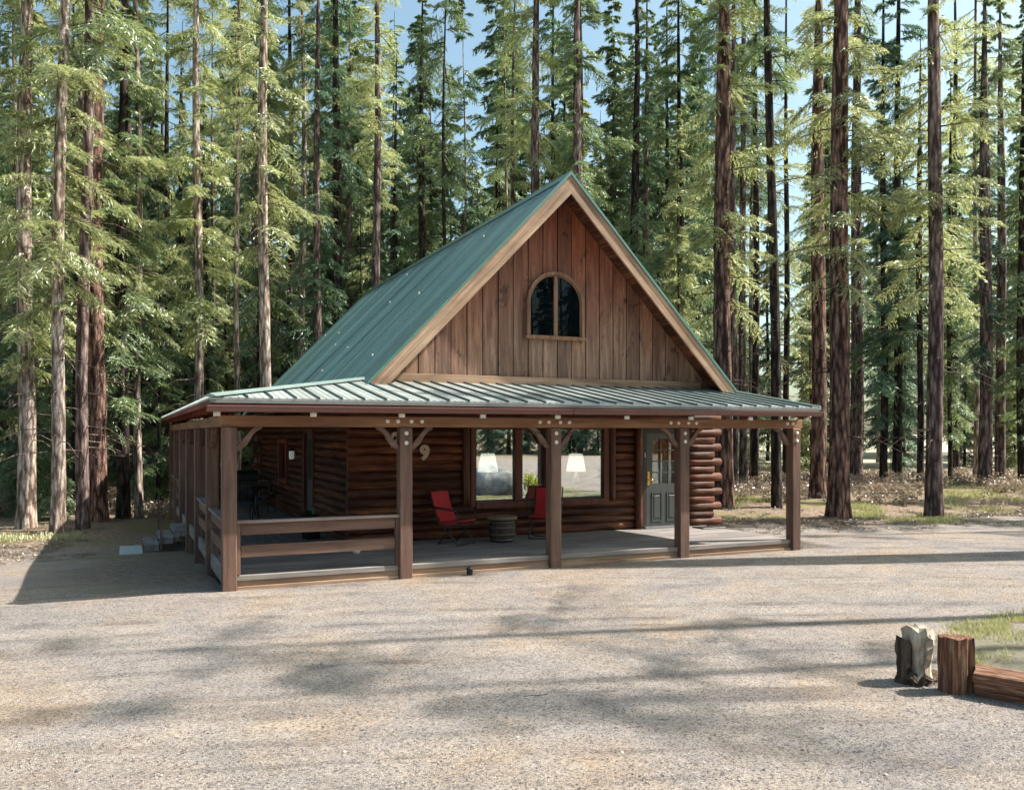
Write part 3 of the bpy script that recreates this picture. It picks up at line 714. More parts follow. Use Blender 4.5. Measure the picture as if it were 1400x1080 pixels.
# standing ribs with a pressed profile
def rib(mb, p, q, w_=.016, h_=.03, mi=0):
    p, q = Vector(p), Vector(q); d = (q-p).normalized(); s_ = d.cross(Vector((0,0,1))).normalized(); u = s_.cross(d).normalized()
    vs = []
    for e in (p, q):
        for a, b in ((-w_, .0), (-w_*.45, h_), (w_*.45, h_), (w_, .0)): vs.append(e + s_*a + u*b)
    mb.add(vs, [(0,1,5,4),(1,2,6,5),(2,3,7,6),(0,3,2,1),(4,5,6,7),(0,4,7,3)], mi)
x = .2 - .33
while x < RX1:
    yt = min(YT, EV + (x-EX)) 
    if yt > EV+.05: rib(mb, (x, EV-.012, fz(EV-.012)), (x, yt-.02, fz(yt-.02)), mi=1)
    for q in (.11, .22):
        if x+q < RX1-.05:
            yt2 = min(YT, EV+(x+q-EX))
            if yt2 > EV+.1: rib(mb, (x+q, EV-.004, fz(EV)), (x+q, yt2-.03, fz(yt2-.03)), .010, .006)
    x += .33
P(mb, 'porch_roof', [M['roof_p'], M['seam']])
mb = MB()
slab(mb, [(EX, EV, EZ), (BX, cy, lz(BX)), (BX, 16.0, lz(BX)), (EX, 16.0, EZ)], .03)
y = .1
while y < 16.0:
    xt = min(BX, EX + (y-EV)); rib(mb, (EX-.012, y, lz(EX-.012)), (xt-.02, y, lz(xt-.02))); y += .33
P(mb, 'porch_roof', [M['roof_p'], M['seam']])
mb = MB(); # hip cap, wall flashing, right edge trim
def cap(p, q, w_, drop):
    p, q = Vector(p), Vector(q); d = (q-p).normalized(); s_ = d.cross(Vector((0,0,1))).normalized()
    vs = [];
    for e in (p, q): vs += [e + s_*w_ + Vector((0,0,.012-drop)), e + Vector((0,0,.045)), e - s_*w_ + Vector((0,0,.012-drop)), e + Vector((0,0,.0-drop))]
    mb.add(vs, [(0,1,5,4),(1,2,6,5),(2,3,7,6),(3,0,4,7),(0,3,2,1),(4,5,6,7)])
cap((EX, EV, EZ+.01), (BX+.1, cy+.1, lz(BX+.1)+.01), .12, .01)
P(mb, 'roof_trim', M['cap_p']); mb = MB()
mb.add([(RX1+.001,EV,EZ-.05),(RX1+.05,EV,EZ-.05),(RX1+.05,3.0,fz(3.0)-.05),(RX1+.001,3.0,fz(3.0)-.05),(RX1+.001,EV,EZ+.025),(RX1+.05,EV,EZ+.025),(RX1+.05,3.0,fz(3.0)+.025),(RX1+.001,3.0,fz(3.0)+.025)],
       [(0,3,2,1),(4,5,6,7),(0,1,5,4),(1,2,6,5),(2,3,7,6),(3,0,4,7)])
P(mb, 'roof_trim', M['cap_p'])
mb = MB(); mb.box(EX+.0, RX1, EV-.004, EV+.018, EZ-.075, EZ-.032); P(mb, 'drip_edge', plain('drip_edge', (.16,.16,.15), .5))
# soffit boards under the porch roof (seen from under the porch)
mb = MB(); slab(mb, [(EX+.03, EV+.14, fz(EV+.14)-.035), (RX1-.03, EV+.14, fz(EV+.14)-.035), (RX1-.03, YT+.3, fz(YT+.3)-.035), (EX+.03+YT+.3-EV, YT+.3, fz(YT+.3)-.035)], .012)
slab(mb, [(EX+.05, EV+.1, lz(EX+.05)-.036), (BX-.05, cy, lz(BX-.05)-.036), (BX-.05, 15.95, lz(BX-.05)-.036), (EX+.05, 15.95, lz(EX+.05)-.036)], .012)
P(mb, 'porch_ceiling', M['rafter'])
# gutter
gu = MB(); prof = [(0,0),(-.10,0),(-.115,.02),(-.115,.055),(-.13,.07),(-.13,.095),(-.12,.095),(-.118,.078),(-.105,.06),(-.105,.022),(-.095,.01),(-.01,.01),(-.01,.095),(0,.095)]
def gut(x0, x1, dz=0):
    vs = []; n = len(prof)
    for x, t in ((x0, 0), (x1, 0)):
        for a, b in prof: vs.append((x, -.405+a, 2.532+b+dz+(.012 if x is x1 else 0)))
    fs = [(i, (i+1)%n, (i+1)%n+n, i+n) for i in range(n)]; gu.add(vs, fs)
    for x in (x0, x1): gu.box(x-.003, x+.003, -.53, -.405, 2.534+dz, 2.62+dz)
gut(-.33, 5.3); gut(5.31, 10.66, .012)
P(gu, 'gutter', M['gutter'])
# ---- main roof
RY0, RY1 = 1.72, 16.9; AX = 6.46; AZ = 7.24; SX0, SX1 = 2.52, 10.42; SZ = 3.16
sl_m = (AZ-SZ)/(AX-SX0)
xl = SX0 - .35; zl = SZ - .35*sl_m
for side in (-1, 1):
    mb = MB()
    xe = xl if side < 0 else (2*AX - SX0)
    ze = AZ - abs(AX-xe)*sl_m
    slab(mb, [(AX, RY0, AZ), (xe, RY0, ze), (xe, RY1, ze), (AX, RY1, AZ)] if side < 0 else [(AX, RY0, AZ), (AX, RY1, AZ), (xe, RY1, ze), (xe, RY0, ze)], .03)
    y = RY0 + .02; k = 0
    while y < RY1:
        p, q = Vector((AX+side*.02, y, AZ-.02*sl_m)), Vector((xe, y, ze)); d = (q-p).normalized(); s_ = Vector((0,1,0)); u = Vector((side*-d.z*side, 0, 0))
        nrm = d.cross(s_).normalized(); nrm = nrm if nrm.z > 0 else -nrm
        w_, h_ = (.025, .014) if k % 3 == 0 else (.010, .003)
        vs = []
        for e in (p, q):
            for a, b in ((-w_, 0), (-w_*.5, h_), (w_*.5, h_), (w_, 0)): vs.append(e + s_*a + nrm*b)
        mb.add(vs, [(0,1,5,4),(1,2,6,5),(2,3,7,6),(0,3,2,1),(4,5,6,7),(0,4,7,3)]); y += .105; k += 1
    P(mb, 'roof', M['roof'])
mb = MB()
for a in (RY0-.02,):
    mb.add([(AX-.16,a,AZ-.16*sl_m+.03),(AX,a,AZ+.045),(AX+.16,a,AZ-.16*sl_m+.03),(AX,a,AZ+.0),(AX-.16,RY1+.01,AZ-.16*sl_m+.03),(AX,RY1+.01,AZ+.045),(AX+.16,RY1+.01,AZ-.16*sl_m+.03),(AX,RY1+.01,AZ)],
           [(0,1,5,4),(1,2,6,5),(2,3,7,6),(3,0,4,7),(0,3,2,1),(4,5,6,7)])
for side in (-1, 1):
    xe = AX + side*(AX-SX0); ze = SZ
    mb.add([(AX,RY0-.022,AZ+.03),(xe+side*.05,RY0-.022,ze-.05*sl_m+.03),(xe+side*.05,RY0-.022,ze-.05*sl_m-.035),(AX,RY0-.022,AZ-.035),
            (AX,RY0+.10,AZ+.03),(xe+side*.05,RY0+.10,ze-.05*sl_m+.03),(xe+side*.05,RY0+.10,ze-.05*sl_m-.035),(AX,RY0+.10,AZ-.035)],
           [(0,1,2,3),(7,6,5,4),(0,4,5,1),(1,5,6,2),(2,6,7,3),(3,7,4,0)])
P(mb, 'ridge_cap', M['roof_cap'])
# screw heads scattered on the roof
mb = MB()
for _ in range(11):
    t = rl.random(); x = AX - t*(AX-SX0); y = rl.uniform(RY0+.2, RY1-.2); z = AZ-(AX-x)*sl_m
    mb.box(x-.013, x+.013, y-.013, y+.013, z+.0, z+.045)
P(mb, 'roof_screw', M['white'])
# rake boards, soffit, siding
cw = .34
for side in (-1, 1):
    mb = MB(); xe = AX + side*(AX-SX0+.0); ze = SZ; t0 = .04
    def V_(u, d, y):  # u along slope 0..1, d depth measured vertically below roof underside
        return (AX + side*(AX-SX0)*u, y, AZ - (AZ-SZ)*u - t0 - d)
    mb.add([V_(0,0,RY0), V_(1.0,0,RY0), V_(.985-(0),cw,RY0), V_(0,cw,RY0), V_(0,0,RY0+.045), V_(1.0,0,RY0+.045), V_(.985,cw,RY0+.045), V_(0,cw,RY0+.045)],
           [(0,1,2,3),(7,6,5,4),(0,4,5,1),(1,5,6,2),(2,6,7,3),(3,7,4,0)])
    mb.add([V_(0,cw-.12,RY0-.028), V_(.985,cw-.12,RY0-.028), V_(.975,cw+.02,RY0-.028), V_(0,cw+.02,RY0-.028), V_(0,cw-.12,RY0-.002), V_(.985,cw-.12,RY0-.002), V_(.975,cw+.02,RY0-.002), V_(0,cw+.02,RY0-.002)],
           [(0,1,2,3),(7,6,5,4),(0,4,5,1),(1,5,6,2),(2,6,7,3),(3,7,4,0)])
    P(mb, 'rake_board', M['rake_l' if side < 0 else 'rake_r'])
    mb = MB()
    mb.add([V_(.0,.05,RY0+.047), V_(.99,.05,RY0+.047), V_(.99,.09,RY0+.047), V_(0,.09,RY0+.047), V_(0,.05,2.42), V_(.99,.05,2.42), V_(.99,.09,2.42), V_(0,.09,2.42)],
           [(0,1,2,3),(7,6,5,4),(0,4,5,1),(1,5,6,2),(2,6,7,3),(3,7,4,0)])
    P(mb, 'soffit', M['log_y'])
SY = 2.36
mb = MB(); x = SX0 + .12; k = 0; zb = 3.22
while x < 2*AX-SX0-.12:
    x2 = x + .322; ext = 0
    ya = SY - rl.uniform(0, .010); a, b = x + rl.uniform(.002,.007), x2 - .016
    def top(q): return AZ - abs(AX-q)*sl_m - .14
    pts = [(a, zb), (b, zb), (b, max(zb+.01, top(b)))]
    if a < AX < b: pts.append((AX, top(AX)))
    pts.append((a, max(zb+.01, top(a))))
    mb.prism(pts, 1, ya, ya+.025); x = x2; k += 1
P(mb, 'gable_siding', M['siding'])
mb = MB(); mb.prism([(SX0+.1, 3.0), (2*AX-SX0-.1, 3.0), (AX, AZ-.12)], 1, SY+.03, SY+.09); P(mb, 'gable_backing', M['dark'])
mb = MB(); mb.prism([(SX0+.1, 3.0), (2*AX-SX0-.1, 3.0), (AX, AZ-.12)], 1, WY1, WY1+.06); P(mb, 'gable_siding', M['siding'])
mb = MB(); mb.box(SX0+.45, 2*AX-SX0-.45, SY-.06, SY-.024, 3.14, 3.34, b=.006); P(mb, 'trim_board', M['rake'])
# arched window
aw = empty('window'); aw.parent = cab
wx, wr, wz0, wzc = 6.46, .645, 4.14, 4.80; WXB = SY-.024
wx = 6.43
def arch(r, z0, n=20): return [(wx-r, z0)] + [(wx + r*math.cos(math.pi - math.pi*i/n), wzc + r*math.sin(math.pi*i/n)) for i in range(n+1)] + [(wx+r, z0)]
def ring(mb, ro, ri, z0o, z0i, y0, y1):
    A, B = arch(ro, z0o), arch(ri, z0i); n = len(A); vs = []
    for y in (y0, y1):
        for L in (A, B): vs += [(p[0], y, p[1]) for p in L]
    for i in range(n-1):
        pass
    fs = []
    for i in range(n-1):
        fs += [(i, i+1, n+i+1, n+i), (2*n+i, 3*n+i, 3*n+i+1, 2*n+i+1), (i, 2*n+i, 2*n+i+1, i+1), (n+i, n+i+1, 3*n+i+1, 3*n+i)]
    mb.add(vs, fs)
mb = MB(); ring(mb, .640, .575, 4.15, 4.15, WXB-.07, WXB-.001); mb.box(wx-.67, wx+.67, WXB-.09, WXB-.001, 4.09, 4.165, b=.006)
ring(mb, .57, .55, 4.17, 4.17, WXB-.045, WXB-.002)
mb.box(wx-.04, wx+.04, WXB-.05, WXB-.004, 4.17, wzc+.545)
P(mb, 'frame', wood('arch_frame', ((.10,.045,.025),(.23,.12,.07),(.32,.19,.12)), 2, .7), aw)
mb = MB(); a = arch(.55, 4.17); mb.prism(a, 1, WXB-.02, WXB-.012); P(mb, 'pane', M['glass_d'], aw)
mb = MB(); a = arch(.55, 4.17); mb.prism(a, 1, WXB-.009, WXB-.003); P(mb, 'dark_attic_sheet', plain('attic_dark', (.006,.008,.012), 1, 0, .1, 4, 0.0), aw)  # near-black sheet stands for the unlit attic behind the pane
# house numbers
def number(ch, x, z, parent=cab):
    cu = bpy.data.curves.new('numeral', 'FONT'); cu.body = ch; cu.size = .37; cu.extrude = .012; cu.offset = .020; cu.align_x = 'CENTER'; cu.align_y = 'CENTER'
    ob = bpy.data.objects.new('numeral', cu); C.objects.link(ob)
    dg = bpy.context.evaluated_depsgraph_get(); me_ = bpy.data.meshes.new_from_object(ob.evaluated_get(dg)); bpy.data.objects.remove(ob)
    o = bpy.data.objects.new('house_number', me_); C.objects.link(o); me_.materials.clear(); me_.materials.append(M['num'])
    o.rotation_euler = (R(90), 0, 0); o.parent = parent; o.location = (x - parent.location.x, WY-LR-.018, z); o['label'] = 'pale numeral ' + ch
M['num'] = plain('pale_numeral', (.55,.42,.33), .7, 0, .1)
number('9', 3.86, 1.86); number('2', 3.30, 2.10)

# ------------------------------------------------------------------ porch things
def chair(x, y, rz, label):
    e = empty('camp_chair', (x, y, DZ), rz)
    def L(mb, n, m): return mb.build(n, m, e)
    m_ = MB()   # backrest canvas, leaning back (towards -x local)
    def sheet(m_, pts, t): 
        q = [Vector(p) for p in pts]; n = (q[1]-q[0]).cross(q[3]-q[0]).normalized()
        m_.add(q+[p+n*t for p in q], [(0,1,2,3),(7,6,5,4),(0,4,5,1),(1,5,6,2),(2,6,7,3),(3,7,4,0)])
    for i in range(6):
        t0, t1 = i/6, (i+1)/6; sg = lambda t: -.03*math.sin(math.pi*t)
        def bp(t, yy): return (-.20-.22*t+sg(t), yy, .42+.54*t)
        sheet(m_, [bp(t0,-.25), bp(t0,.25), bp(t1,.25), bp(t1,-.25)], .02)
    L(m_, 'backrest', M['redfab'])
    m_ = MB()
    for i in range(5):
        t0, t1 = i/5, (i+1)/5
        def sp(t, yy): return (-.21+.45*t, yy, .42-.04*math.sin(math.pi*t)+.04*t)
        sheet(m_, [sp(t0,-.25), sp(t0,.25), sp(t1,.25), sp(t1,-.25)], .02)
    L(m_, 'seat', M['redfab'])
    for s in (-1, 1):
        yy = s*.275
        m_ = MB(); m_.tube([(-.22, yy, .02), (.02, yy, .25), (.26, yy, .46)], .012, 8); L(m_, 'leg', M['black'])
        m_ = MB(); m_.tube([(.24, yy, .02), (.0, yy, .25), (-.21, yy, .42), (-.44, yy, .98)], .012, 8); L(m_, 'leg', M['black'])
        m_ = MB(); m_.tube([(-.32, yy, .68), (.0, yy, .66), (.2, yy, .64)], .02, 8); m_.tube([(.2, yy, .64), (.25, yy, .46)], .01, 6); L(m_, 'armrest', M['black'])
    m_ = MB(); m_.tube([(-.22,-.275,.02), (-.22,.275,.02)], .011, 6); m_.tube([(.24,-.275,.02), (.24,.275,.02)], .011, 6); m_.tube([(-.44,-.275,.97), (-.44,.275,.97)], .011, 6)
    L(m_, 'crossbar', M['black'])
    tag(e, label, 'chair', 'red camp chairs on the porch'); return e
chair(4.24, 2.05, R(-58), 'red camp chair on the left of the barrel table, seen side on')
chair(6.12, 2.15, R(-128), 'red camp chair on the right of the barrel table beneath the window')
e = empty('barrel_table', (5.16, 2.05, DZ))
m_ = MB(); m_.lathe([(.20,0),(.235,.07),(.25,.18),(.25,.26),(.235,.36),(.205,.42)], 26); m_.build('barrel', M['barrel'], e)
for z, r in ((.05,.231),(.15,.252),(.28,.253),(.38,.232)):
    m_ = MB(); m_.lathe([(r-.01,z-.018),(r+.004,z-.018),(r+.004,z+.018),(r-.01,z+.018)], 26); m_.build('hoop', M['hoop'], e)
m_ = MB(); m_.lathe([(.26,.421),(.285,.43),(.285,.475),(.275,.485)], 30); m_.build('table_top', M['barrel_top'], e)
tag(e, 'short wooden half barrel used as a table between the two red chairs', 'table')
# solar light / black pot at deck edge
m_ = MB(); m_.lathe([(.045,0),(.05,.01),(.05,.08),(.056,.085),(.056,.105),(.04,.12)], 16, (0,0,0)); o = m_.build('path_light', M['black'])
o.location = (3.62, -.17, 0.0); tag(o, 'small black path light on the gravel by the deck edge', 'light')
# small white jug on deck near railing
m_ = MB(); m_.lathe([(.05,0),(.065,.03),(.07,.07),(.05,.12),(.02,.16),(.018,.2),(.025,.21)], 16); o = m_.build('white_jug', M['cream'])
pz = pix(485, 14.2); o.location = (2.25, 1.6, DZ); tag(o, 'small white bottle standing on the deck behind the railing', 'bottle')
# patio table with chairs on the left porch
e = empty('patio_table', (1.3, 9.0, DZ))
m_ = MB(); m_.lathe([(.55,.70),(.57,.71),(.57,.74),(.55,.75)], 28); m_.build('table_top', M['black'], e)
for k in range(4):
    t = math.pi/4+k*math.pi/2; m_ = MB(); m_.tube([(math.cos(t)*.45, math.sin(t)*.45, 0), (math.cos(t)*.35, math.sin(t)*.35, .35), (math.cos(t)*.42, math.sin(t)*.42, .70)], .018, 8); m_.build('leg', M['black'], e)
tag(e, 'round dark patio table on the side porch', 'table')
def pchair(x, y, rz, label):
    e = empty('patio_chair', (x, y, DZ), rz)
    m_ = MB(); m_.box(-.24,.24,-.24,.24,.42,.46,b=.01); m_.build('seat', M['dkblue'], e)
    m_ = MB()
    m_.tube([(-.24,-.24,.44),(-.32,-.24,.95),(-.33,0,1.0),(-.32,.24,.95),(-.24,.24,.44)], .014, 8)
    for k in range(5): yy = -.16+.08*k; m_.tube([(-.25,yy,.47),(-.325,yy,.97)], .008, 6)
    m_.build('backrest', M['black'], e)
    for a in (-1,1):
        for b in (-1,1): m_ = MB(); m_.tube([(a*.22,b*.22,.42),(a*.25,b*.24,0)], .014, 8); m_.build('leg', M['black'], e)
    for b in (-1,1): m_ = MB(); m_.tube([(-.28,b*.26,.68),(.18,b*.26,.68),(.22,b*.25,.43)], .014, 8); m_.build('armrest', M['black'], e)
    tag(e, label, 'chair', 'dark patio chairs on the side porch')
M['dkblue'] = plain('dark_blue_cushion', (.03,.05,.10), .8)
pchair(1.1, 7.9, R(90), 'dark patio chair in front of the round table')
pchair(0.65, 9.9, R(-60), 'dark patio chair behind the round table by the outer posts')
pchair(1.9, 10.0, R(-120), 'dark patio chair behind the round table by the log wall')
# covered grill
e = empty('grill', (1.75, 12.2, DZ), 0)
m_ = MB(); m_.box(-.3,.3,-.25,.25,.1,.75,b=.03); m_.build('body', M['black'], e)
m_ = MB(); m_.prism([(-.25,.751),(-.25,.9),(-.12,1.02),(.12,1.02),(.25,.9),(.25,.751)], 0, -.32, .32); m_.build('lid', M['black'], e)
for s in (-1,1): m_ = MB(); m_.box(s*.46-.12, s*.46+.12, -.2,.2,.7,.73,b=.005); m_.build('shelf', M['grey'], e)
tag(e, 'black barbecue grill standing far back on the side porch', 'grill')
# wall lantern
e = empty('wall_lantern', (WX0-.2, 8.1, 1.62))
m_ = MB(); m_.lathe([(.05,0),(.06,.02),(.065,.17),(.055,.2)], 8, smooth=False); m_.build('glass', emis('frosted_glass', (.5,.52,.5), .12), e)
m_ = MB(); m_.lathe([(.02,.29),(.03,.26),(.085,.2)][::-1], 8, smooth=False); m_.lathe([(.055,-.03),(.06,-.004)], 8, smooth=False); m_.tube([(0,0,.27),(.0,0,.33),(.12,0,.33)], .01, 6); m_.build('cap', M['black'], e)
tag(e, 'small pale lantern fixed to the side wall of the cabin', 'lantern')
# potted plant by left wall
rp = random.Random(9)
def leafblades(mb, c, n, L, wd, spread=.6, droop=.4, mi=0):
    for _ in range(n):
        az = rp.uniform(0, 2*math.pi); el = rp.uniform(.5, 1.4); l = L*rp.uniform(.5, 1.1); p = Vector(c) + Vector((rp.uniform(-.05,.05), rp.uniform(-.05,.05), 0))
        d = Vector((math.cos(az)*math.cos(el)*spread, math.sin(az)*math.cos(el)*spread, math.sin(el))).normalized()
        s_ = d.cross(Vector((0,0,1))).normalized()*wd; pr = p; prev = (p - s_*.4, p + s_*.4)
        for k in range(1, 4):
            t = k/3; q = p + d*l*t - Vector((0,0,droop*l*t*t)); wv = s_*math.sin(math.pi*(.25+.7*t)); cur = (q - wv, q + wv)
            mb.add([prev[0], prev[1], cur[1], cur[0]], [(0,1,2,3)], mi); prev = cur
e = empty('potted_plant', (1.95, 4.0, DZ))
m_ = MB(); m_.lathe([(.13,0),(.17,.02),(.20,.3),(.215,.3),(.215,.33),(.18,.33)], 20); m_.build('pot', M['black'], e)
m_ = MB(); leafblades(m_, (0,0,.32), 70, .6, .035, .9, .5); m_.build('foliage', M['plant'], e, False)
tag(e, 'bushy green plant in a dark pot against the side wall', 'plant')
# boots by the door (dark shoes)
e = empty('doormat', (10.15, 2.35, DZ+.004))
m_ = MB(); m_.box(-.25,.35,-.2,.2,0,.018,b=.004); m_.build('mat', M['black'], e)
tag(e, 'small dark mat on the deck beside the front door', 'mat')
# lamps inside, behind the big window
def lamp(x, y, zt, label):
    e = empty('table_lamp', (x, y, zt))
    m_ = MB(); m_.lathe([(.07,0),(.08,.02),(.04,.05),(.075,.16),(.085,.24),(.05,.34),(.02,.4),(.015,.46)], 20); m_.build('lamp_base', M['cream'], e)
    m_ = MB(); m_.lathe([(.215,.42),(.207,.47),(.145,.80)], 30); m_.build('lamp_shade', M['shade'], e)
    m_ = MB(); m_.lathe([(.008,.805),(.014,.82),(.014,.86),(.006,.88)], 8); m_.build('finial', M['brass'], e)
    tag(e, label, 'lamp', 'lit table lamps behind the window')
lamp(5.50, 3.55, 1.02, 'lit table lamp behind the left pane of the big window')
lamp(7.55, 3.5, 1.0, 'lit table lamp behind the right pane of the big window')
for x, lb in ((5.50, 'small side table under the left lamp inside the window'), (7.55, 'small side table under the right lamp inside the window')):
    e = empty('side_table', (x, 3.52, .18)); m_ = MB(); zt = .838 if x < 6 else .818
    m_.box(-.25,.25,-.22,.22,zt-.04,zt,b=.005); m_.build('table_top', M['barrel'], e)
    for a in (-1,1):
        for b in (-1,1): m_ = MB(); m_.box(a*.2-.02,a*.2+.02,b*.17-.02,b*.17+.02,0,zt-.042); m_.build('leg', M['barrel'], e)
    tag(e, lb, 'table', 'side tables behind the window')

# ------------------------------------------------------------------ timber edging, stump
TMB = wood('old_timber', ((.025,.010,.007),(.19,.08,.045),(.48,.30,.19)), 2, .85, 36, 1.0, .02)
TMH = wood('old_timber_flat', ((.025,.010,.007),(.19,.08,.045),(.50,.32,.21)), 0, .85, 36, 1.0, .02)
def rough_beam(name, L, w_, h_, mat, ax=0, seed=1):
    r_ = random.Random(seed); n = max(4, int(L/.07)); prof = []; m_ = 20
    for k in range(m_):
        t = 2*math.pi*k/m_; c_, s_ = math.cos(t), math.sin(t); q = max(abs(c_), abs(s_)); rr = .92 + .08*q
        cx_, sy_ = c_/q*rr, s_/q*rr; f = 1
        if k % 5 == 2: f = r_.uniform(.72,.9)
        prof.append((cx_*w_/2*f, sy_*h_/2*f))
    vs = []; fs = []
    groove = [r_.uniform(-.008,.008) for _ in prof]
    for i in range(n+1):
        for k, (a, b) in enumerate(prof):
            j = r_.uniform(-.004,.004) + groove[k]; sc_ = 1 + j/(w_/2)
            e_ = L*i/n + (r_.uniform(-.012,.012) if i in (0, n) else 0)
            vs.append((e_, a*sc_, b*sc_) if ax == 0 else (a*sc_, b*sc_, e_))
    M_ = len(prof)
    for i in range(n):
        for k in range(M_): k2 = (k+1)%M_; fs.append((i*M_+k, i*M_+k2, (i+1)*M_+k2, (i+1)*M_+k))
    fs.append(tuple(reversed(range(M_)))); fs.append(tuple(n*M_+k for k in range(M_)))
    mb = MB(); mb.add(vs, fs); return mb.build(name, mat)
px_, py_, _ = pixg(1306, 944)
tp = rough_beam('timber_post', .60, .25, .21, TMB, 2, 4); tp.location = (px_, py_, -.13); tp.rotation_euler = (0,0,R(-20))
tag(tp, 'short upright square timber post at the corner of the gravel', 'post')
# two pale bolts
ang = math.atan2(-.467, .205)
tr_ = rough_beam('edging_timber', 3.6, .27, .25, TMH, 0, 8); tr_.location = (px_+.10, py_-.13, .115); tr_.rotation_euler = (0, 0, ang)
tag(tr_, 'long weathered timber lying on the gravel beside the short post', 'timber')
# weathered stump
sx_, sy_, _ = pixg(1256, 934)
e = empty('stump', (sx_+.02, sy_+.05, 0))
PALE = wood('bleached_wood', ((.14,.105,.08),(.46,.385,.30),(.70,.60,.49)), 2, .85, 18, .9, .012)
DKW = wood('shade_side_wood', ((.018,.012,.009),(.075,.05,.036),(.20,.14,.10)), 2, .95, 18, 1, .02)  # dark tone carries the shade of the stump's left side
def ragged(name, cx, cy_, rx, ry, h, mat, seed, top=.12, base=1.2):
    r_ = random.Random(seed); n = 13; H_ = 8; vs = []; fs = []
    col = [1+r_.uniform(-.12,.12) for _ in range(n)]; tp_ = [r_.uniform(-top, top*.5) for _ in range(n)]
    for i in range(H_+1):
        t = i/H_; 
        for k in range(n):
            a = 2*math.pi*k/n; f = col[k]*(base+(1-base)*min(1, t*2.2))*(1+r_.uniform(-.10,.10))
            f *= 1 - .22*math.exp(-((t-.32)/.12)**2) + .10*math.exp(-((t-.85)/.15)**2)
            vs.append((cx+rx*f*math.cos(a), cy_+ry*f*math.sin(a), -.03+(h+tp_[k])*t))
    for i in range(H_):
        for k in range(n): k2 = (k+1)%n; fs.append((i*n+k, i*n+k2, (i+1)*n+k2, (i+1)*n+k))
    vs.append((cx, cy_, h-.05)); c0 = len(vs)-1
    for k in range(n): fs.append((H_*n+k, H_*n+(k+1)%n, c0))
    mb = MB(); mb.add(vs, fs); return mb.build(name, mat, e)
# camera-right direction in world
rt = Vector((ct, -st, 0))
ragged('sapwood', rt.x*.03, rt.y*.03, .125, .115, .53, PALE, 5, .045, 1.12)
ragged('bark', -rt.x*.085, -rt.y*.085, .085, .075, .42, DKW, 9, .10, 1.35)  # dark slab on the side away from the sun, shade built as colour
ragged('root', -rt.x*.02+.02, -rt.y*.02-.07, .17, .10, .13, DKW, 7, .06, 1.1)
mb = MB(); mb.lathe([(.03,0),(.028,.012),(.012,.014)], 9); hol = mb.build('knot_hole', DKW, e); hol.rotation_euler = (R(90),0,-TH); hol.location = (rt.x*.05-.05, rt.y*.05-.105, .43)
tag(e, 'bleached broken stump with shaded side coloured dark just left of the timber post', 'stump')

# boulder and shrub on the grass island (seen mirrored in the window)
bm = bmesh.new(); bmesh.ops.create_icosphere(bm, subdivisions=4, radius=1)
for v in bm.verts:
    c = v.co; n_ = vn(c.x*1.6+5, c.y*1.6+c.z*1.3, 2)*.4 + vn(c.x*4+9, c.y*4+c.z*3, 4)*.22 + vn(c.x*11+9, c.y*11+c.z*9, 4)*.08 - .15
    v.co = Vector((c.x*.95*(.8+n_), c.y*.75*(.8+n_), max(-.2, c.z*.72*(.85+n_))))
me_ = bpy.data.meshes.new('boulder'); bm.to_mesh(me_); bm.free(); me_.materials.append(plain('granite', (.24,.24,.245), .9, 0, .95, 2.2))
me_.polygons.foreach_set('use_smooth', [True]*len(me_.polygons))
bo = bpy.data.objects.new('boulder', me_); C.objects.link(bo); bo.location = (10.6, -9.7, .15); bo.scale = (1.15,)*3; bo.rotation_euler = (0,0,.6); tag(bo, 'large grey boulder on the grass, mirrored in the cabin window', 'boulder')

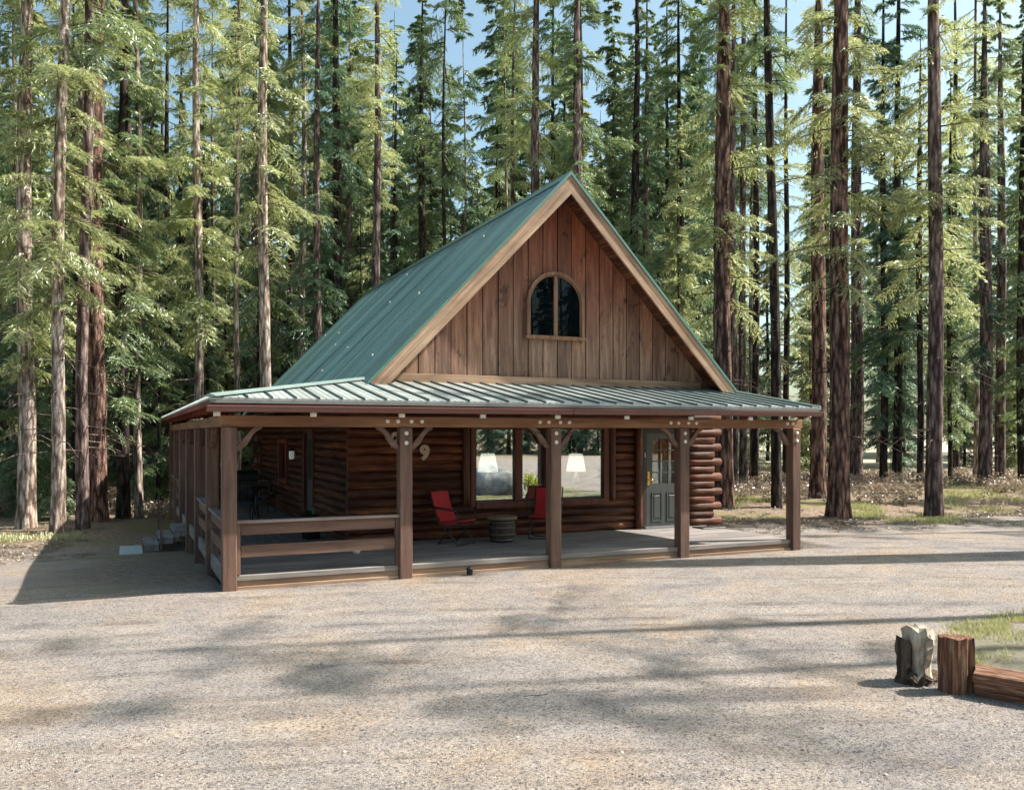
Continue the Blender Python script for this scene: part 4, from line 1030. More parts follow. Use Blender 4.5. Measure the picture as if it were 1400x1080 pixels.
# ------------------------------------------------------------------ trees
rng = np.random.default_rng(11)
def rotz(a): c, s = np.cos(a), np.sin(a); return np.array([[c,-s,0],[s,c,0],[0,0,1.]])
def make_branch(L, style, seed):
    """leaf quads (n,4,3) and stick points for a branch along +x"""
    r = np.random.default_rng(seed)
    if style == 'larch': ntw, nl, ls, lw, wdt, droop = int(9*L)+4, 13, .12, .0115, .36, .18
    elif style == 'far': ntw, nl, ls, lw, wdt, droop = int(6.5*L)+3, 10, .27, .027, .44, .28
    else: ntw, nl, ls, lw, wdt, droop = int(9.5*L)+4, 15, .15, .0125, .42, .28
    Q = []
    phase = r.uniform(0, 6)
    for i in range(ntw*2):
        t = (i//2 + r.uniform(.1,.9))/ntw; t = .12 + .88*t; side = 1 if i % 2 else -1
        p = np.array([L*t, .04*L*np.sin(3*t+phase), -droop*L*t*t + .05*L*t*np.sin(5*t+phase)])
        tl = wdt*L*(1.05-t)**.7*r.uniform(.6,1.15) + .10
        ang = side*r.uniform(.65,1.15); el = r.uniform(-.60,.12)
        d = np.array([np.cos(ang)*np.cos(el), np.sin(ang)*np.cos(el), np.sin(el)])
        m = max(2, int(nl*(.4+tl/(wdt*L+.1))))
        u = (np.arange(m)+r.uniform(.2,.8,m))/m
        pos = p + d*(u*tl)[:,None] + r.normal(0,.018,(m,3)); pos[:,2] -= .30*u*u*tl
        a2 = ang + r.uniform(-.6,.6,m)
        e2 = el + r.uniform(-.6,.35,m)
        dd = np.stack([np.cos(a2)*np.cos(e2), np.sin(a2)*np.cos(e2), np.sin(e2)],1)
        nn = np.stack([r.normal(0,.7,m), r.normal(0,.7,m), np.ones(m)],1)
        sd_ = np.cross(dd, nn); sd_ /= np.linalg.norm(sd_,axis=1)[:,None]+1e-9
        l_ = ls*r.uniform(.7,1.35,m)[:,None]; w_ = lw*r.uniform(.7,1.3,m)[:,None]
        a = pos - dd*l_*.5; b = pos + sd_*w_; c = pos + dd*l_*.6; e_ = pos - sd_*w_
        Q.append(np.stack([a,b,c,e_],1))
    tt = np.linspace(0,1,4)
    stick = np.stack([L*tt, .04*L*np.sin(3*tt+phase)*tt, -droop*L*tt*tt], 1)
    return np.concatenate(Q), stick
def stick_quads(pts, r0, r1):
    """3-sided tube as quads"""
    out = []; n = len(pts)
    for i in range(n-1):
        p, q = pts[i], pts[i+1]; d = q-p; d = d/(np.linalg.norm(d)+1e-9); a = np.cross(d, [0,0,1.]); a /= np.linalg.norm(a)+1e-9; b = np.cross(a, d)
        ra = r0+(r1-r0)*i/(n-1); rb = r0+(r1-r0)*(i+1)/(n-1)
        dirs = [a*np.cos(t)+b*np.sin(t) for t in (0, 2.09, 4.19)]
        for k in range(3):
            x, y = dirs[k], dirs[(k+1)%3]; out.append([p+x*ra, p+y*ra, q+y*rb, q+x*rb])
    return np.array(out)
bank = {}
for style in ('fir', 'larch', 'far'):
    for li, L in enumerate((.8, 1.4, 2.1, 2.9)):
        for s in range(3): bank[(style, li, s)] = (L, *make_branch(L, style, 100*li+s+hash_ if False else 100*li+s+{'fir':1,'larch':7,'far':13}[style]))
def make_crown(name, style, h0, top, Lmax, per_m, dead=30, seed=0, gap=.0, shape=.75, pitch=0.1):
    r = np.random.default_rng(seed); leaves = []; sticks = []
    h = h0; 
    while h < top-.2:
        t = (h-h0)/(top-h0); env = Lmax*((1-t)**shape)*(.55+.45*min(1, t*5+.3))
        L = env*r.uniform(.35,1.15)
        if not (gap and np.sin(h*1.3+seed)+np.sin(h*.57+2*seed) > 2-4*gap):
            li = int(np.argmin([abs(L-q) for q in (.8,1.4,2.1,2.9)])); L0, Q, S = bank[(style, li, int(r.integers(3)))]
            k = L/L0; az = r.uniform(0, 2*np.pi); pt = r.uniform(-.50,.22)+pitch*(t*2-.6)
            cp, sp = np.cos(pt), np.sin(pt); RM = rotz(az) @ np.array([[cp,0,-sp],[0,1,0],[sp,0,cp]])
            # keep needle size: scale positions of quad centres only
            cen = Q.mean(1, keepdims=True); q = cen*k + (Q-cen)*min(1.25, max(.85, k))
            leaves.append(q @ RM.T + np.array([0,0,h]))
            sp_ = stick_quads(S*k, .022*(.5+L*.35), .006); sticks.append(sp_ @ RM.T + np.array([0,0,h]))
        h += r.uniform(.5,1.5)/per_m
    # dead lower limbs
    for _ in range(dead):
        h = r.uniform(1.8, max(h0+3, 4)); az = r.uniform(0,2*np.pi); L = r.uniform(.5,2.0)
        pts = np.array([[0,0,h],[np.cos(az)*L*.5,np.sin(az)*L*.5,h-.04*L],[np.cos(az)*L,np.sin(az)*L,h-.28*L]])
        sticks.append(stick_quads(pts, .02, .004))
    # leader
    sticks.append(stick_quads(np.array([[0,0,top-1.5],[0,0,top+.3]]), .05, .01))
    Lq = np.concatenate(leaves); Sq = np.concatenate(sticks); A = np.concatenate([Lq, Sq]).astype(np.float32); n = len(A)
    me = bpy.data.meshes.new(name); me.vertices.add(n*4); me.vertices.foreach_set('co', A.reshape(-1))
    me.loops.add(n*4); me.loops.foreach_set('vertex_index', np.arange(n*4, dtype=np.int32))
    me.polygons.add(n); me.polygons.foreach_set('loop_start', np.arange(0, n*4, 4, dtype=np.int32))
    mi = np.zeros(n, np.int32); mi[len(Lq):] = 1
    me.materials.append(M['fir']); me.materials.append(M['bark_dark'])
    me.polygons.foreach_set('material_index', mi); me.update(calc_edges=True); me.validate()
    return me
CR = {
 'fir_a':  make_crown('crown_fir_a', 'fir', 4.5, 25, 2.3, 5.2, 16, 1, .12),
 'fir_b':  make_crown('crown_fir_b', 'fir', 3.0, 23, 2.3, 6, 14, 2, .12),
 'fir_c':  make_crown('crown_fir_c', 'fir', 6.0, 27, 2.2, 4.6, 26, 3, .15),
 'larch_a':make_crown('crown_larch_a', 'larch', 6.0, 27, 2.3, 4.0, 26, 4, .2),
 'larch_b':make_crown('crown_larch_b', 'larch', 8.5, 28, 2.6, 4.2, 22, 5, .2),
 'high_a': make_crown('crown_high_a', 'fir', 12.5, 28, 2.3, 5, 26, 6, .1),
 'high_b': make_crown('crown_high_b', 'larch', 14, 30, 2.4, 5, 22, 7, .1),
 'high_c': make_crown('crown_high_c', 'larch', 18, 22.5, 2.2, 5, 4, 17, .1),
 'larch_r': make_crown('crown_larch_r', 'larch', 6.0, 19, 2.3, 4.6, 26, 21, .2),
 'high_r': make_crown('crown_high_r', 'fir', 12.0, 19.5, 2.1, 5, 26, 22, .1),
 'shade': make_crown('crown_shade', 'larch', 14.5, 24, 3.4, 1.6, 4, 31, .1),
 'young_a':make_crown('crown_young_a', 'fir', .4, 7.5, 1.6, 12, 0, 8, 0, .9),
 'young_b':make_crown('crown_young_b', 'fir', .5, 13, 2.1, 9, 0, 9, .05, .85),
 'far_a':  make_crown('crown_far_a', 'far', 2.0, 24, 3.0, 8.5, 6, 10, .08),
 'far_b':  make_crown('crown_far_b', 'far', 5.0, 27, 2.8, 8, 10, 11, .12),
 'far_c':  make_crown('crown_far_c', 'far', 9.0, 29, 2.7, 7.5, 14, 12, .12),
}
CTOP = {'fir_a':25,'fir_b':23,'fir_c':27,'larch_a':27,'larch_b':28,'high_a':28,'high_b':30,'high_c':22.5,'shade':24,'larch_r':19,'high_r':19.5,'young_a':7.5,'young_b':13,'far_a':24,'far_b':27,'far_c':29}
def trunk_mesh(r0, H, seed, n=18, lean=(0,0), wob=.06, flare=1.45):
    r_ = random.Random(seed); m_ = MB(); pts = []; N_ = 26; vs = []; fs = []
    ph = r_.uniform(0,6); lob = [1+r_.uniform(-.06,.06) for _ in range(n)]; root = [r_.uniform(.3,1.0) for _ in range(n)]
    for i in range(N_+1):
        t = (i/N_)**1.5; z = H*t - .25; 
        rr = r0*(1-.25*min(1,z/ 12) if z < 12 else .75*(1-(z-12)/(H-12))**.8 if z < H-.3 else .03) if H > 14 else r0*(1-t*.93)
        rr = max(rr, .012)
        fl = (flare-1)*math.exp(-max(0,z+.1)/(.35+r0*.6))
        cx_ = lean[0]*z + wob*math.sin(z*.35+ph)*min(1,z/4); cy_ = lean[1]*z + wob*math.cos(z*.29+ph)*min(1,z/4)
        for k in range(n):
            a = 2*math.pi*k/n; q = rr*(lob[k]*(1+r_.uniform(-.055,.055)) + fl*root[k])
            vs.append((cx_+q*math.cos(a), cy_+q*math.sin(a), z))
    for i in range(N_):
        for k in range(n): k2 = (k+1)%n; fs.append((i*n+k, i*n+k2, (i+1)*n+k2, (i+1)*n+k))
    m_.add(vs, fs, 0, True)
    me = bpy.data.meshes.new('trunk'); me.from_pydata(m_.v, [], m_.f); me.polygons.foreach_set('use_smooth', m_.sm); me.materials.append(M['bark_red']); me.update()
    return me
def mk(name, data, parent, mats, loc=(0,0,0), rz=0, s=1):
    o = bpy.data.objects.new(name, data); C.objects.link(o); o.parent = parent; o.location = loc; o.rotation_euler = (0,0,rz); o.scale = (s,s,s)
    for i, m in enumerate(mats):
        if m is not None: o.material_slots[i].link = 'OBJECT'; o.material_slots[i].material = m
    return o
tc_ = [0]
def tree(x, y, r0, crown, bk, lf, label, group=None, s=1.0, lean=(0,0), tm=None, name='conifer_tree', rz=None, cat='tree', flare=1.45, wob=.06):
    tc_[0] += 1; e = empty(name, (x, y, gz(x, y)))
    H = CTOP[crown]*s
    me = tm if tm else trunk_mesh(r0, H, tc_[0]*3+1, lean=lean, flare=flare, wob=wob)
    mk('trunk', me, e, [M[bk]], rz=0 if not tm else rnd.uniform(0,6))
    o = mk('crown', CR[crown], e, [M[lf], M[bk] if bk != 'bark_pale' else M['bark_mauve']], rz=rnd.uniform(0, 6.28) if rz is None else rz, s=s)
    if lean != (0,0): o.rotation_euler = (-lean[1]*.9, lean[0]*.9, 0)
    tag(e, label, cat, group)
    return e
# listed trees: px, base py (or -Z), width px, crown, bark, leaf, label, lean
T = [
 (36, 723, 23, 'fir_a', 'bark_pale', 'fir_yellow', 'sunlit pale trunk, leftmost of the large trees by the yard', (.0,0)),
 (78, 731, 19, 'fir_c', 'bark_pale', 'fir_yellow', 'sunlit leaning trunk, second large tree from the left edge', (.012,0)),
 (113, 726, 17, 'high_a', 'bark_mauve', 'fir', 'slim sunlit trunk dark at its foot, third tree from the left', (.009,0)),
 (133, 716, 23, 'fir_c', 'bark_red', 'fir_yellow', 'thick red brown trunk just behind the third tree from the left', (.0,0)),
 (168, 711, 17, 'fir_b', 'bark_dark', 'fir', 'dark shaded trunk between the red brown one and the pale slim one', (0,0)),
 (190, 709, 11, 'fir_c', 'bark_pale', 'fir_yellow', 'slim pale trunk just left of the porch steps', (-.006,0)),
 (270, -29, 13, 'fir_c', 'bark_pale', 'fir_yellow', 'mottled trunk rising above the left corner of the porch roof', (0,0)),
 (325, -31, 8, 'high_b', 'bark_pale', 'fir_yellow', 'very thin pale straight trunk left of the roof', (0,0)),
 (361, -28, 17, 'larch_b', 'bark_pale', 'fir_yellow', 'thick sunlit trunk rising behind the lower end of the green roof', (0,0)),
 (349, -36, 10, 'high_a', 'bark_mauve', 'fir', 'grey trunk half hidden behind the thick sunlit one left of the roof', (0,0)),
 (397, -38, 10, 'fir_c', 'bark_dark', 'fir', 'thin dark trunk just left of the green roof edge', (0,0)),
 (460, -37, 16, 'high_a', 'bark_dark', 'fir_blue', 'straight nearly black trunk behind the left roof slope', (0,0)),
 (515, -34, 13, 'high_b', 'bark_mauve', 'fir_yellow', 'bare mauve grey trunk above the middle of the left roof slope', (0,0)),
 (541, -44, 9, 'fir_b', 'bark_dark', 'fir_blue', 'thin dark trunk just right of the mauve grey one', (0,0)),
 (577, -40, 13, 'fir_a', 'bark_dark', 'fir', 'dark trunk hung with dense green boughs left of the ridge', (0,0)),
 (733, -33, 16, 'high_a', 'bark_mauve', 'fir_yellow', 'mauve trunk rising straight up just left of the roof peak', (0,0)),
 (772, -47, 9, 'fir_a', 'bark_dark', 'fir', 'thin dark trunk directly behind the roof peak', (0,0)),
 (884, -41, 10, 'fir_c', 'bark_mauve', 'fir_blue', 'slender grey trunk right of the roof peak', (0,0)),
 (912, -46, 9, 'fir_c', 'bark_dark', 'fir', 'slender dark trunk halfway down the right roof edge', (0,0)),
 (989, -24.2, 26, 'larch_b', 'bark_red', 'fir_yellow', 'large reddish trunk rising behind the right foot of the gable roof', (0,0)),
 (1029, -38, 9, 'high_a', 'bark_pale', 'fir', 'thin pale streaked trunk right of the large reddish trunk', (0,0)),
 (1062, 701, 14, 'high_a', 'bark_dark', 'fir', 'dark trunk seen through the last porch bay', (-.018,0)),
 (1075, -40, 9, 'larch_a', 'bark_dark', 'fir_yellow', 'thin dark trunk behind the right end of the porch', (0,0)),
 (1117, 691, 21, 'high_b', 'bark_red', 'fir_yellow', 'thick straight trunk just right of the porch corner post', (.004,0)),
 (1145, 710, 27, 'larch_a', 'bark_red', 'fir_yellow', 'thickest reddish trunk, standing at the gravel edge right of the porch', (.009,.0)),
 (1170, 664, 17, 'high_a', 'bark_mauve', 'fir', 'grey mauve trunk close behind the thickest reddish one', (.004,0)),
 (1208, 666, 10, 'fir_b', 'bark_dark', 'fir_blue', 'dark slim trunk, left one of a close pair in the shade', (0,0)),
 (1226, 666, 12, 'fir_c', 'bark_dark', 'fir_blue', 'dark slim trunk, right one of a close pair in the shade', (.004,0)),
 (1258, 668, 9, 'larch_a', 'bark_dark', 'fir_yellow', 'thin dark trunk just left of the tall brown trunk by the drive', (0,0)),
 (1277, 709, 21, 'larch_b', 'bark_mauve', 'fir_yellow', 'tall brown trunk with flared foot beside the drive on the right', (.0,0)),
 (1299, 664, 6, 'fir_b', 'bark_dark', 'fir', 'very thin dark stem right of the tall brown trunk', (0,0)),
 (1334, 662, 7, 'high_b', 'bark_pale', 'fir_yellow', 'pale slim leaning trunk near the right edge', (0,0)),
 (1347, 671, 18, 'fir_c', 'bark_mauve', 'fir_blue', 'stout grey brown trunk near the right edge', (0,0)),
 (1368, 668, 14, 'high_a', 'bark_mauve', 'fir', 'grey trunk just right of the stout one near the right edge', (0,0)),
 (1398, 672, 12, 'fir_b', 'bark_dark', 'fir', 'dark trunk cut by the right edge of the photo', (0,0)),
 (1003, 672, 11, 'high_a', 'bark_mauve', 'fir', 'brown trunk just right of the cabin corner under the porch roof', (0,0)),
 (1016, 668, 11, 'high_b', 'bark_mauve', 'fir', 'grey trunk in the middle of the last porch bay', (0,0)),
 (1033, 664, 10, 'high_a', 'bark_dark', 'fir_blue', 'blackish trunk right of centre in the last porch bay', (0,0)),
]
placed = []
for px, py, wd, cr, bk, lf, lb, ln in T:
    if py > 0: x, y, Z = pixg(px, py)
    else: Z = -py; x, y = pix(px, Z)
    if px > 985 and y < 12:
        cr = {'larch_a':'larch_r','larch_b':'larch_r','high_a':'high_r','high_b':'high_r'}.get(cr, cr)
    # lean given across the picture: turn into world
    l = (ln[0]*ct, -ln[0]*st)
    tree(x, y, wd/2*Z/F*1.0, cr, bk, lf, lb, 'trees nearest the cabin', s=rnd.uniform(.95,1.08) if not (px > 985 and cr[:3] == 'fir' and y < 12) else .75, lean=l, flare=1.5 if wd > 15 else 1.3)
    placed.append((x, y))
TMS = [trunk_mesh(r0, 25, 900+i, n=12) for i, r0 in enumerate((.10,.13,.16,.19,.22))]
TMY = [trunk_mesh(r0, h_, 950+i, n=8) for i, (r0, h_) in enumerate(((.06,7),(.09,12.5)))]
def free(x, y, d):
    return all((x-a)**2+(y-b)**2 > d*d for a, b in placed) and not (-2.5 < x < 13.2 and y < 19.5)
# middle and far forest
BG = []
cnt = 0; tries = 0
while cnt < 212 and tries < 9000:
    tries += 1
    Z = 30 + 62*rnd.random()**.9; px = rnd.uniform(-130, 1540); x, y = pix(px, Z)
    if not free(x, y, 1.6 if Z < 50 else 1.9): continue
    if px > 960 and Z > 36 and rnd.random() < .55 and Z < 62: continue
    if 140 < cnt <= 178 and not (690 < px < 960): continue
    if cnt > 178 and not (430 < px < 720 and Z > 40 or -20 < px < 260 and Z > 34): continue
    if 1088 < px < 1124 and Z < 80: continue
    if x > 13.5 and y < 14: continue
    if px > 1450 and rnd.random() < .6: continue
    far = Z > 46
    right = px > 960
    if far: cr = rnd.choice(['far_a','far_a','far_b','far_b','far_c']) if not right else rnd.choice(['far_b','far_c','far_a'])
    else: cr = rnd.choice(['fir_a','fir_b','fir_c','fir_c','high_a','larch_a'])
    lf = rnd.choice(['fir','fir','fir_blue','fir_blue','fir_yellow']) if cr[:5] != 'larch' else 'fir_yellow'
    if far: lf = rnd.choice(['fir_far','fir_far','fir','fir_blue','fir_yellow'])
    bk = rnd.choice(['bark_dark','bark_dark','bark_mauve','bark_mauve','bark_pale'])
    lb, gp = {True: ('tall conifer with dense boughs deep in the forest', 'conifers deep in the forest'), False: ('slender conifer in the second row of the forest behind the front trunks', 'conifers in the second row')}[far]
    BG.append((gp, px, Z, tree(x, y, .1, cr, bk, lf, lb, gp, s=rnd.uniform(.85,1.2), tm=rnd.choice(TMS)))); placed.append((x, y)); cnt += 1
SIDE = 0
for (lo, hi, z0, z1, num) in ((-620, -130, 24, 60, 34), (1545, 1800, 40, 80, 16)):
    k = 0; tries = 0
    while k < num and tries < 900:
        tries += 1
        Z = rnd.uniform(z0, z1); px = rnd.uniform(lo, hi); x, y = pix(px, Z)
        if not free(x, y, 2.4) or (x > 13.5 and y < 16): continue
        tree(x, y, .1, rnd.choice(['far_a', 'far_b', 'fir_a', 'young_b']), rnd.choice(['bark_dark', 'bark_mauve']), rnd.choice(['fir', 'fir_blue', 'fir_yellow']),
             'conifer standing beyond the edge of the photo at the %s' % ('left' if lo < 0 else 'right'), 'conifers beyond the %s edge' % ('left' if lo < 0 else 'right'), s=rnd.uniform(.85, 1.15), tm=rnd.choice(TMS)); placed.append((x, y)); k += 1
# young firs filling the understorey
cnt = 0; tries = 0
while cnt < 90 and tries < 6000:
    tries += 1
    Z = 25 + 40*rnd.random(); px = rnd.uniform(-60, 1460) if rnd.random() < .6 else rnd.uniform(-60, 700); x, y = pix(px, Z)
    if not free(x, y, 1.3): continue
    if px > 960 and (Z < 44 or rnd.random() < .4): continue
    if px < 240 and Z < 27: continue
    cr = rnd.choice(['young_a','young_b','young_b','young_b']); lf = rnd.choice(['fir','fir','fir_blue','fir_yellow'])
    YF = tree(x, y, .1, cr, 'bark_dark', lf, 'young fir with boughs down to the ground among the tall trunks', 'young firs in the undergrowth', s=rnd.uniform(.6,1.15), tm=TMY[0 if cr == 'young_a' else 1], name='young_fir').name
    BG.append(('young firs in the undergrowth', px, Z, bpy.data.objects[YF])); placed.append((x, y)); cnt += 1
REFS = [(36,'leftmost large sunlit trunk'),(78,'leaning sunlit trunk near the left edge'),(133,'thick red brown trunk on the left'),(190,'slim pale trunk left of the porch'),
 (230,'left end of the porch roof'),(270,'mottled trunk above the porch corner'),(325,'very thin pale straight trunk'),(361,'thick sunlit trunk behind the roof foot'),(397,'thin dark trunk at the green roof edge'),
 (460,'straight nearly black trunk'),(515,'bare mauve grey trunk above the roof'),(577,'dark trunk with dense green boughs'),(733,'mauve trunk left of the roof peak'),(778,'roof peak'),
 (884,'slender grey trunk right of the roof peak'),(912,'slender dark trunk by the right roof edge'),(989,'large reddish trunk behind the gable foot'),(1029,'thin pale streaked trunk'),(1075,'right end of the porch'),
 (1145,'thickest reddish trunk by the gravel'),(1208,'close pair of dark slim trunks'),(1277,'tall brown trunk beside the drive'),(1334,'pale leaning trunk at the right'),(1368,'grey trunk near the right edge')]
ORD = ['nearest', 'second', 'third', 'fourth', 'fifth', 'sixth', 'seventh', 'eighth', 'ninth', 'tenth', 'eleventh', 'twelfth', 'thirteenth', 'fourteenth', 'fifteenth', 'sixteenth']
bk_ = {}
for gp, px, Z, o in BG:
    r0_ = min(REFS, key=lambda q: abs(q[0]-px)); side = 'left' if px < r0_[0] else 'right'
    bk_.setdefault((gp, r0_[1], side), []).append((abs(px-r0_[0]), o))
KD = {'conifers deep in the forest':'deep forest conifer', 'conifers in the second row':'second row conifer', 'young firs in the undergrowth':'young fir'}
for (gp, ref, side), L in bk_.items():
    L.sort(key=lambda q: q[0])
    for i, (d, o) in enumerate(L): o['label'] = ('%s %s %s of the %s' % ((ORD + ['seventeenth', 'eighteenth', 'nineteenth', 'twentieth', 'outermost'])[min(i, 20)], KD[gp], side, ref))
# shade trees outside the frame on the right, whose shadows cross the yard
for x, y, r0, cr, lb in ((19.6, -3.95, .64, 'high_c', 'tall tree off to the right whose trunk shades the drive'), (17.6, -8.3, .17, 'shade', 'tall tree off to the right whose boughs shade the gravel'), (18.6, -10.4, .15, 'shade', 'slim tall tree off to the right nearest the viewer'),
                     (31, -3.6, .16, 'shade', 'thin tall tree off to the right behind the bend'), (36, -3.2, .16, 'shade', 'thin tall tree farthest to the right of the drive'),
                     (31, -1.5, .25, 'larch_b', 'tall tree right of the drive beyond the bend'), (36, 1.5, .3, 'fir_c', 'tall tree right of the drive farther back')):
    tree(x, y, r0, cr, 'bark_red', 'fir_yellow', lb, 'trees right of the drive')
# forest across the road behind the viewer (mirrored in the window)
cnt = 0
while cnt < 72:
    x = 16 + 50*rnd.random(); y = (-60 - 7*rnd.random()) if cnt < 40 else (-66 - 20*rnd.random())
    if not all((x-a)**2+(y-b)**2 > 1.5 for a, b in placed): continue
    placed.append((x, y))
    tree(x, y, .1, 'young_b' if cnt < 40 else rnd.choice(['far_a','far_a','far_b']), 'bark_dark', 'fir_blue', 'dense conifer across the road, mirrored in the cabin window', 'conifers across the road', s=rnd.uniform(.9,1.2), tm=rnd.choice(TMS)); cnt += 1

# ------------------------------------------------------------------ ground cover
def quads_obj(name, arr, mat):
    A = np.array(arr, dtype=np.float32); n = len(A); me = bpy.data.meshes.new(name); me.vertices.add(n*4); me.vertices.foreach_set('co', A.reshape(-1))
    me.loops.add(n*4); me.loops.foreach_set('vertex_index', np.arange(n*4, dtype=np.int32)); me.polygons.add(n); me.polygons.foreach_set('loop_start', np.arange(0, n*4, 4, dtype=np.int32))
    me.materials.append(mat); me.update(calc_edges=True); me.validate(); o = bpy.data.objects.new(name, me); C.objects.link(o); return o
def brush_quads(pts, hgt, seed, per=34, ls=.05, lw=.018, spread=.35):
    r = np.random.default_rng(seed); out = []
    for (x, y, z) in pts:
        h_ = hgt*r.uniform(.5,1.2); m = per
        u = r.uniform(0,1,m)**.7; az = r.uniform(0,6.28,m); rad = spread*u*r.uniform(.2,1,m)
        pos = np.stack([x+rad*np.cos(az), y+rad*np.sin(az), z+h_*u], 1)
        d = r.normal(0,1,(m,3)); d[:,2] = np.abs(d[:,2])*1.1; d /= np.linalg.norm(d,axis=1)[:,None]; s_ = np.cross(d, r.normal(0,1,(m,3))); s_ /= np.linalg.norm(s_,axis=1)[:,None]
        l_ = ls*r.uniform(.5,1.6,m)[:,None]; w_ = lw*r.uniform(.6,1.4,m)[:,None]
        out.append(np.stack([pos-d*l_, pos+s_*w_, pos+d*l_, pos-s_*w_], 1))
        for k in range(5):
            a = r.uniform(0,6.28); q = np.array([x+spread*.7*np.cos(a), y+spread*.7*np.sin(a), z+h_*r.uniform(.6,1)]); b = np.array([x,y,z]); s2 = np.array([.006,.004,0])
            out.append(np.array([[b-s2, b+s2, q+s2*.5, q-s2*.5]]))
    return np.concatenate(out)
def gh(x, y):
    f, me, is_ = zones(x, y); z = gz(x, y)
    if f > 0: z += .05*f*(vn(x*1.3, y*1.3, 5)-.3) + .09*f*(vn(x*.4, y*.4, 6)-.4)
    z += .10*is_
    if x > 13: z += .22*sstep(4.5, 7.5, y + .16*(x-16))*(1-sstep(12, 22, y))*f
    return z
pts = []
for _ in range(6000):
    px = rnd.uniform(930, 1480); py = rnd.uniform(655, 697) if rnd.random() < .8 else rnd.uniform(640, 660); x, y, Z = pixg(px, py)
    if x < 12.2 and y < 18: continue
    if vn(x*.5, y*.5, 21) < .42 or vn(x*1.7, y*1.7, 22) < .3: continue
    pts.append((x, y, gh(x, y)))
    if len(pts) > 1100: break
o = quads_obj('brush', brush_quads(pts, .40, 1), M['brush']); tag(o, 'dry brown knee high brush under the trees', 'brush', kind='stuff')
pts = []
for _ in range(4000):
    px = rnd.uniform(-80, 240); py = rnd.uniform(668, 712); x, y, Z = pixg(px, py)
    if vn(x*.5, y*.5, 31) < .5: continue
    pts.append((x, y, gh(x, y)))
    if len(pts) > 330: break
o = quads_obj('brush', brush_quads(pts, .5, 2), M['brush']); tag(o, 'grey brown brush in the shade behind the left trunks', 'brush', kind='stuff')
def grass_quads(pts, h_, seed, per=16, w_=.008, sp=.12):
    r = np.random.default_rng(seed); out = []
    for (x, y, z) in pts:
        m = per; az = r.uniform(0,6.28,m); rad = sp*np.sqrt(r.uniform(0,1,m)); b = np.stack([x+rad*np.cos(az), y+rad*np.sin(az), np.full(m, z-.01)], 1)
        a2 = r.uniform(0,6.28,m); hh = h_*r.uniform(.5,1.3,m); tip = b + np.stack([np.cos(a2)*hh*.5, np.sin(a2)*hh*.5, hh], 1); s_ = np.stack([np.sin(a2), -np.cos(a2), np.zeros(m)],1)*w_
        out.append(np.stack([b-s_, b+s_, tip+s_*.25, tip-s_*.25], 1))
    return np.concatenate(out)
pts = []
for _ in range(9000):
    r1 = rnd.random()
    if r1 < .30: px, py = rnd.uniform(1290, 1440), rnd.uniform(667, 699)
    elif r1 < .42: px, py = rnd.gauss(1180, 10), rnd.gauss(703, 3)
    elif r1 < .48: px, py = rnd.gauss(1270, 24), rnd.gauss(711, 2)
    elif r1 < .63: px, py = rnd.uniform(985, 1060), rnd.gauss(694, 3)
    elif r1 < .68: px, py = rnd.gauss(12, 12), rnd.gauss(739, 3)
    elif r1 < .70: px, py = rnd.uniform(60, 110), rnd.gauss(738, 3)
    else: continue
    if py < 660: continue
    x, y, Z = pixg(px, py)
    if vn(x*1.2, y*1.2, 41) < .45: continue
    pts.append((x, y, gh(x, y)))
    if len(pts) > 1500: break
o = quads_obj('grass', grass_quads(pts, .10, 3, 16, .008, .22), M['grass']); tag(o, 'green grass tufts along the edge of the forest', 'grass', kind='stuff')
pts = []
for _ in range(9000):
    x, y = rnd.uniform(4.8, 14.4), rnd.uniform(-16.4, -5.8)
    if island(x, y) < .5 or (x-CAMX)**2+(y-CAMY)**2 < 9: continue
    if vn(x*1.5, y*1.5, 51) < .55 and rnd.random() < .93: continue
    pts.append((x, y, gh(x, y)))
    if len(pts) > 1000: break
for _ in range(60):
    x, y, Z = pixg(rnd.gauss(1338, 22), rnd.gauss(862, 7)); pts.append((x, y, gh(x, y)))
for _ in range(36):
    x, y, Z = pixg(rnd.gauss(1385, 18), rnd.gauss(846, 4)); pts.append((x, y, gh(x, y)))
o = quads_obj('grass', grass_quads(pts, .055, 4, 26, .005, .10), M['grass']); tag(o, 'sparse pale green grass behind the edging timber', 'grass', kind='stuff')
pts = []
for _ in range(20000):
    if rnd.random() < .7:
        x = rnd.uniform(11, 34); y = 3.6 - .16*(max(x,6)-16) + rnd.gauss(-.2, .9)
    else:
        x = rnd.uniform(-9, 0); y = 9.6 + rnd.gauss(-.1, .8)
    if vn(x*.9, y*.9, 61) < .42: continue
    pts.append((x, y, gh(x, y)))
    if len(pts) > 1900: break
for a, b in placed[:39]:
    for _ in range(16):
        t = rnd.uniform(0, 6.28); q = rnd.uniform(.2, .75); pts.append((a+q*math.cos(t), b+q*math.sin(t), gh(a+q*math.cos(t), b+q*math.sin(t))))
M['litter'] = leaf('needle_litter', (.10,.065,.045), (.36,.26,.18), (.2,.14,.1), .1)
o = quads_obj('needle_litter', brush_quads(pts, .045, 9, 26, .035, .006, .3), M['litter']); tag(o, 'fallen needles and twigs along the ragged edge of the gravel', 'litter', kind='stuff')
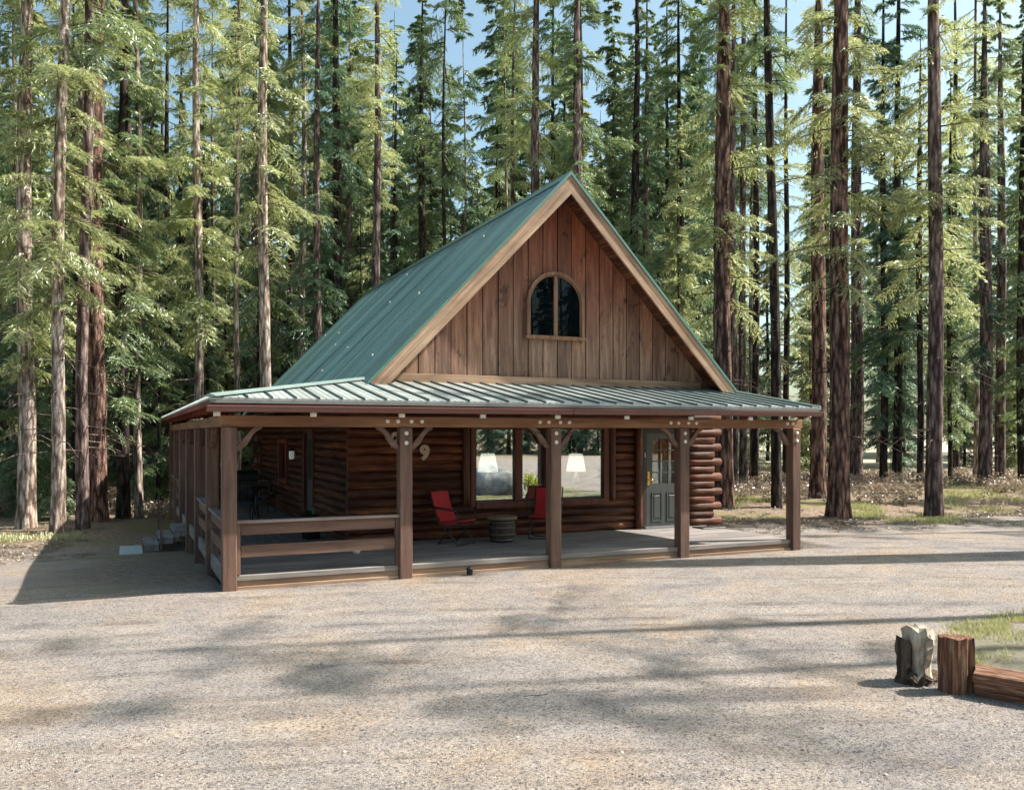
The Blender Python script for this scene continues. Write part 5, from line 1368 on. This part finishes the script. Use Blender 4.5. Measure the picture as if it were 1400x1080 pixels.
# loose stones, needles and twigs on the gravel
out = []; r = np.random.default_rng(77)
mb = MB()
rs = random.Random(5)
def pebble(mb, x, y, z, s):
    vs = []; 
    for dz, k in ((-.35,.75),(.15,1.0),(.55,.55)):
        a0 = rs.uniform(0,6)
        for i in range(5): a = a0+i*1.2566; vs.append((x+s*k*math.cos(a)*rs.uniform(.8,1.2), y+s*k*math.sin(a)*rs.uniform(.7,1.1), z+s*dz))
    fs = [(10,11,12,13,14)]
    for q in range(2):
        for i in range(5): j = (i+1)%5; fs.append((q*5+i, q*5+j, q*5+5+j, q*5+5+i))
    mb.add(vs, fs, rs.choice((0,0,0,1,1,2)))
for _ in range(6500):
    Z = 4.6 + 9*rs.random()**1.6; px = rs.uniform(-40, 1440); x, y = pix(px, Z)
    if y > -.3 and x > -.3: continue
    pebble(mb, x, y, gz(x, y)+.003, rs.uniform(.003,.009) if rs.random() < .985 else rs.uniform(.010,.018))
o = mb.build('gravel', [plain('stone_tan', (.33,.295,.26), .9, 0, .2), plain('stone_grey', (.17,.165,.165), .9, 0, .25), plain('stone_white', (.5,.46,.41), .85, 0, .1)], None, False)
tag(o, 'loose pebbles scattered over the gravel yard', 'gravel', kind='stuff')
# fallen twig
tx, ty, _ = pixg(735, 953); m_ = MB()
m_.tube([(-.22,.05,.02),(-.1,.02,.03),(.02,0,.02),(.16,-.03,.03)], [.004,.005,.006,.004], 5); m_.tube([(.02,0,.02),(.08,.06,.05),(.1,.1,.04)], .004, 5); m_.tube([(.1,-.02,.03),(.12,-.08,.05)], .003, 5)
o = m_.build('twig', M['bark_dark']); o.location = (tx, ty, .005); o.scale = (.55,.55,.55); tag(o, 'small fallen twig lying on the open gravel in front of the porch', 'twig')
# yellow shrub on the island
e = empty('shrub', (12.9, -11.2, .08)); q = brush_quads([(0,0,0)]*1, .9, 5, 1); 
Bq = brush_quads([(rnd.uniform(-.35,.35), rnd.uniform(-.35,.35), .0) for _ in range(8)], .5, 6, 90, .05, .024, .25); o = quads_obj('foliage', Bq, M['bush_y']); o.parent = e
m_ = MB(); 
for k in range(6): a = k*1.05; m_.tube([(0,0,-.05),(.15*math.cos(a),.15*math.sin(a),.3),(.3*math.cos(a),.3*math.sin(a),.65)], [.02,.012,.005], 6)
m_.build('stem', M['bark_dark'], e)
tag(e, 'small yellow green shrub on the grass, mirrored in the cabin window', 'shrub')
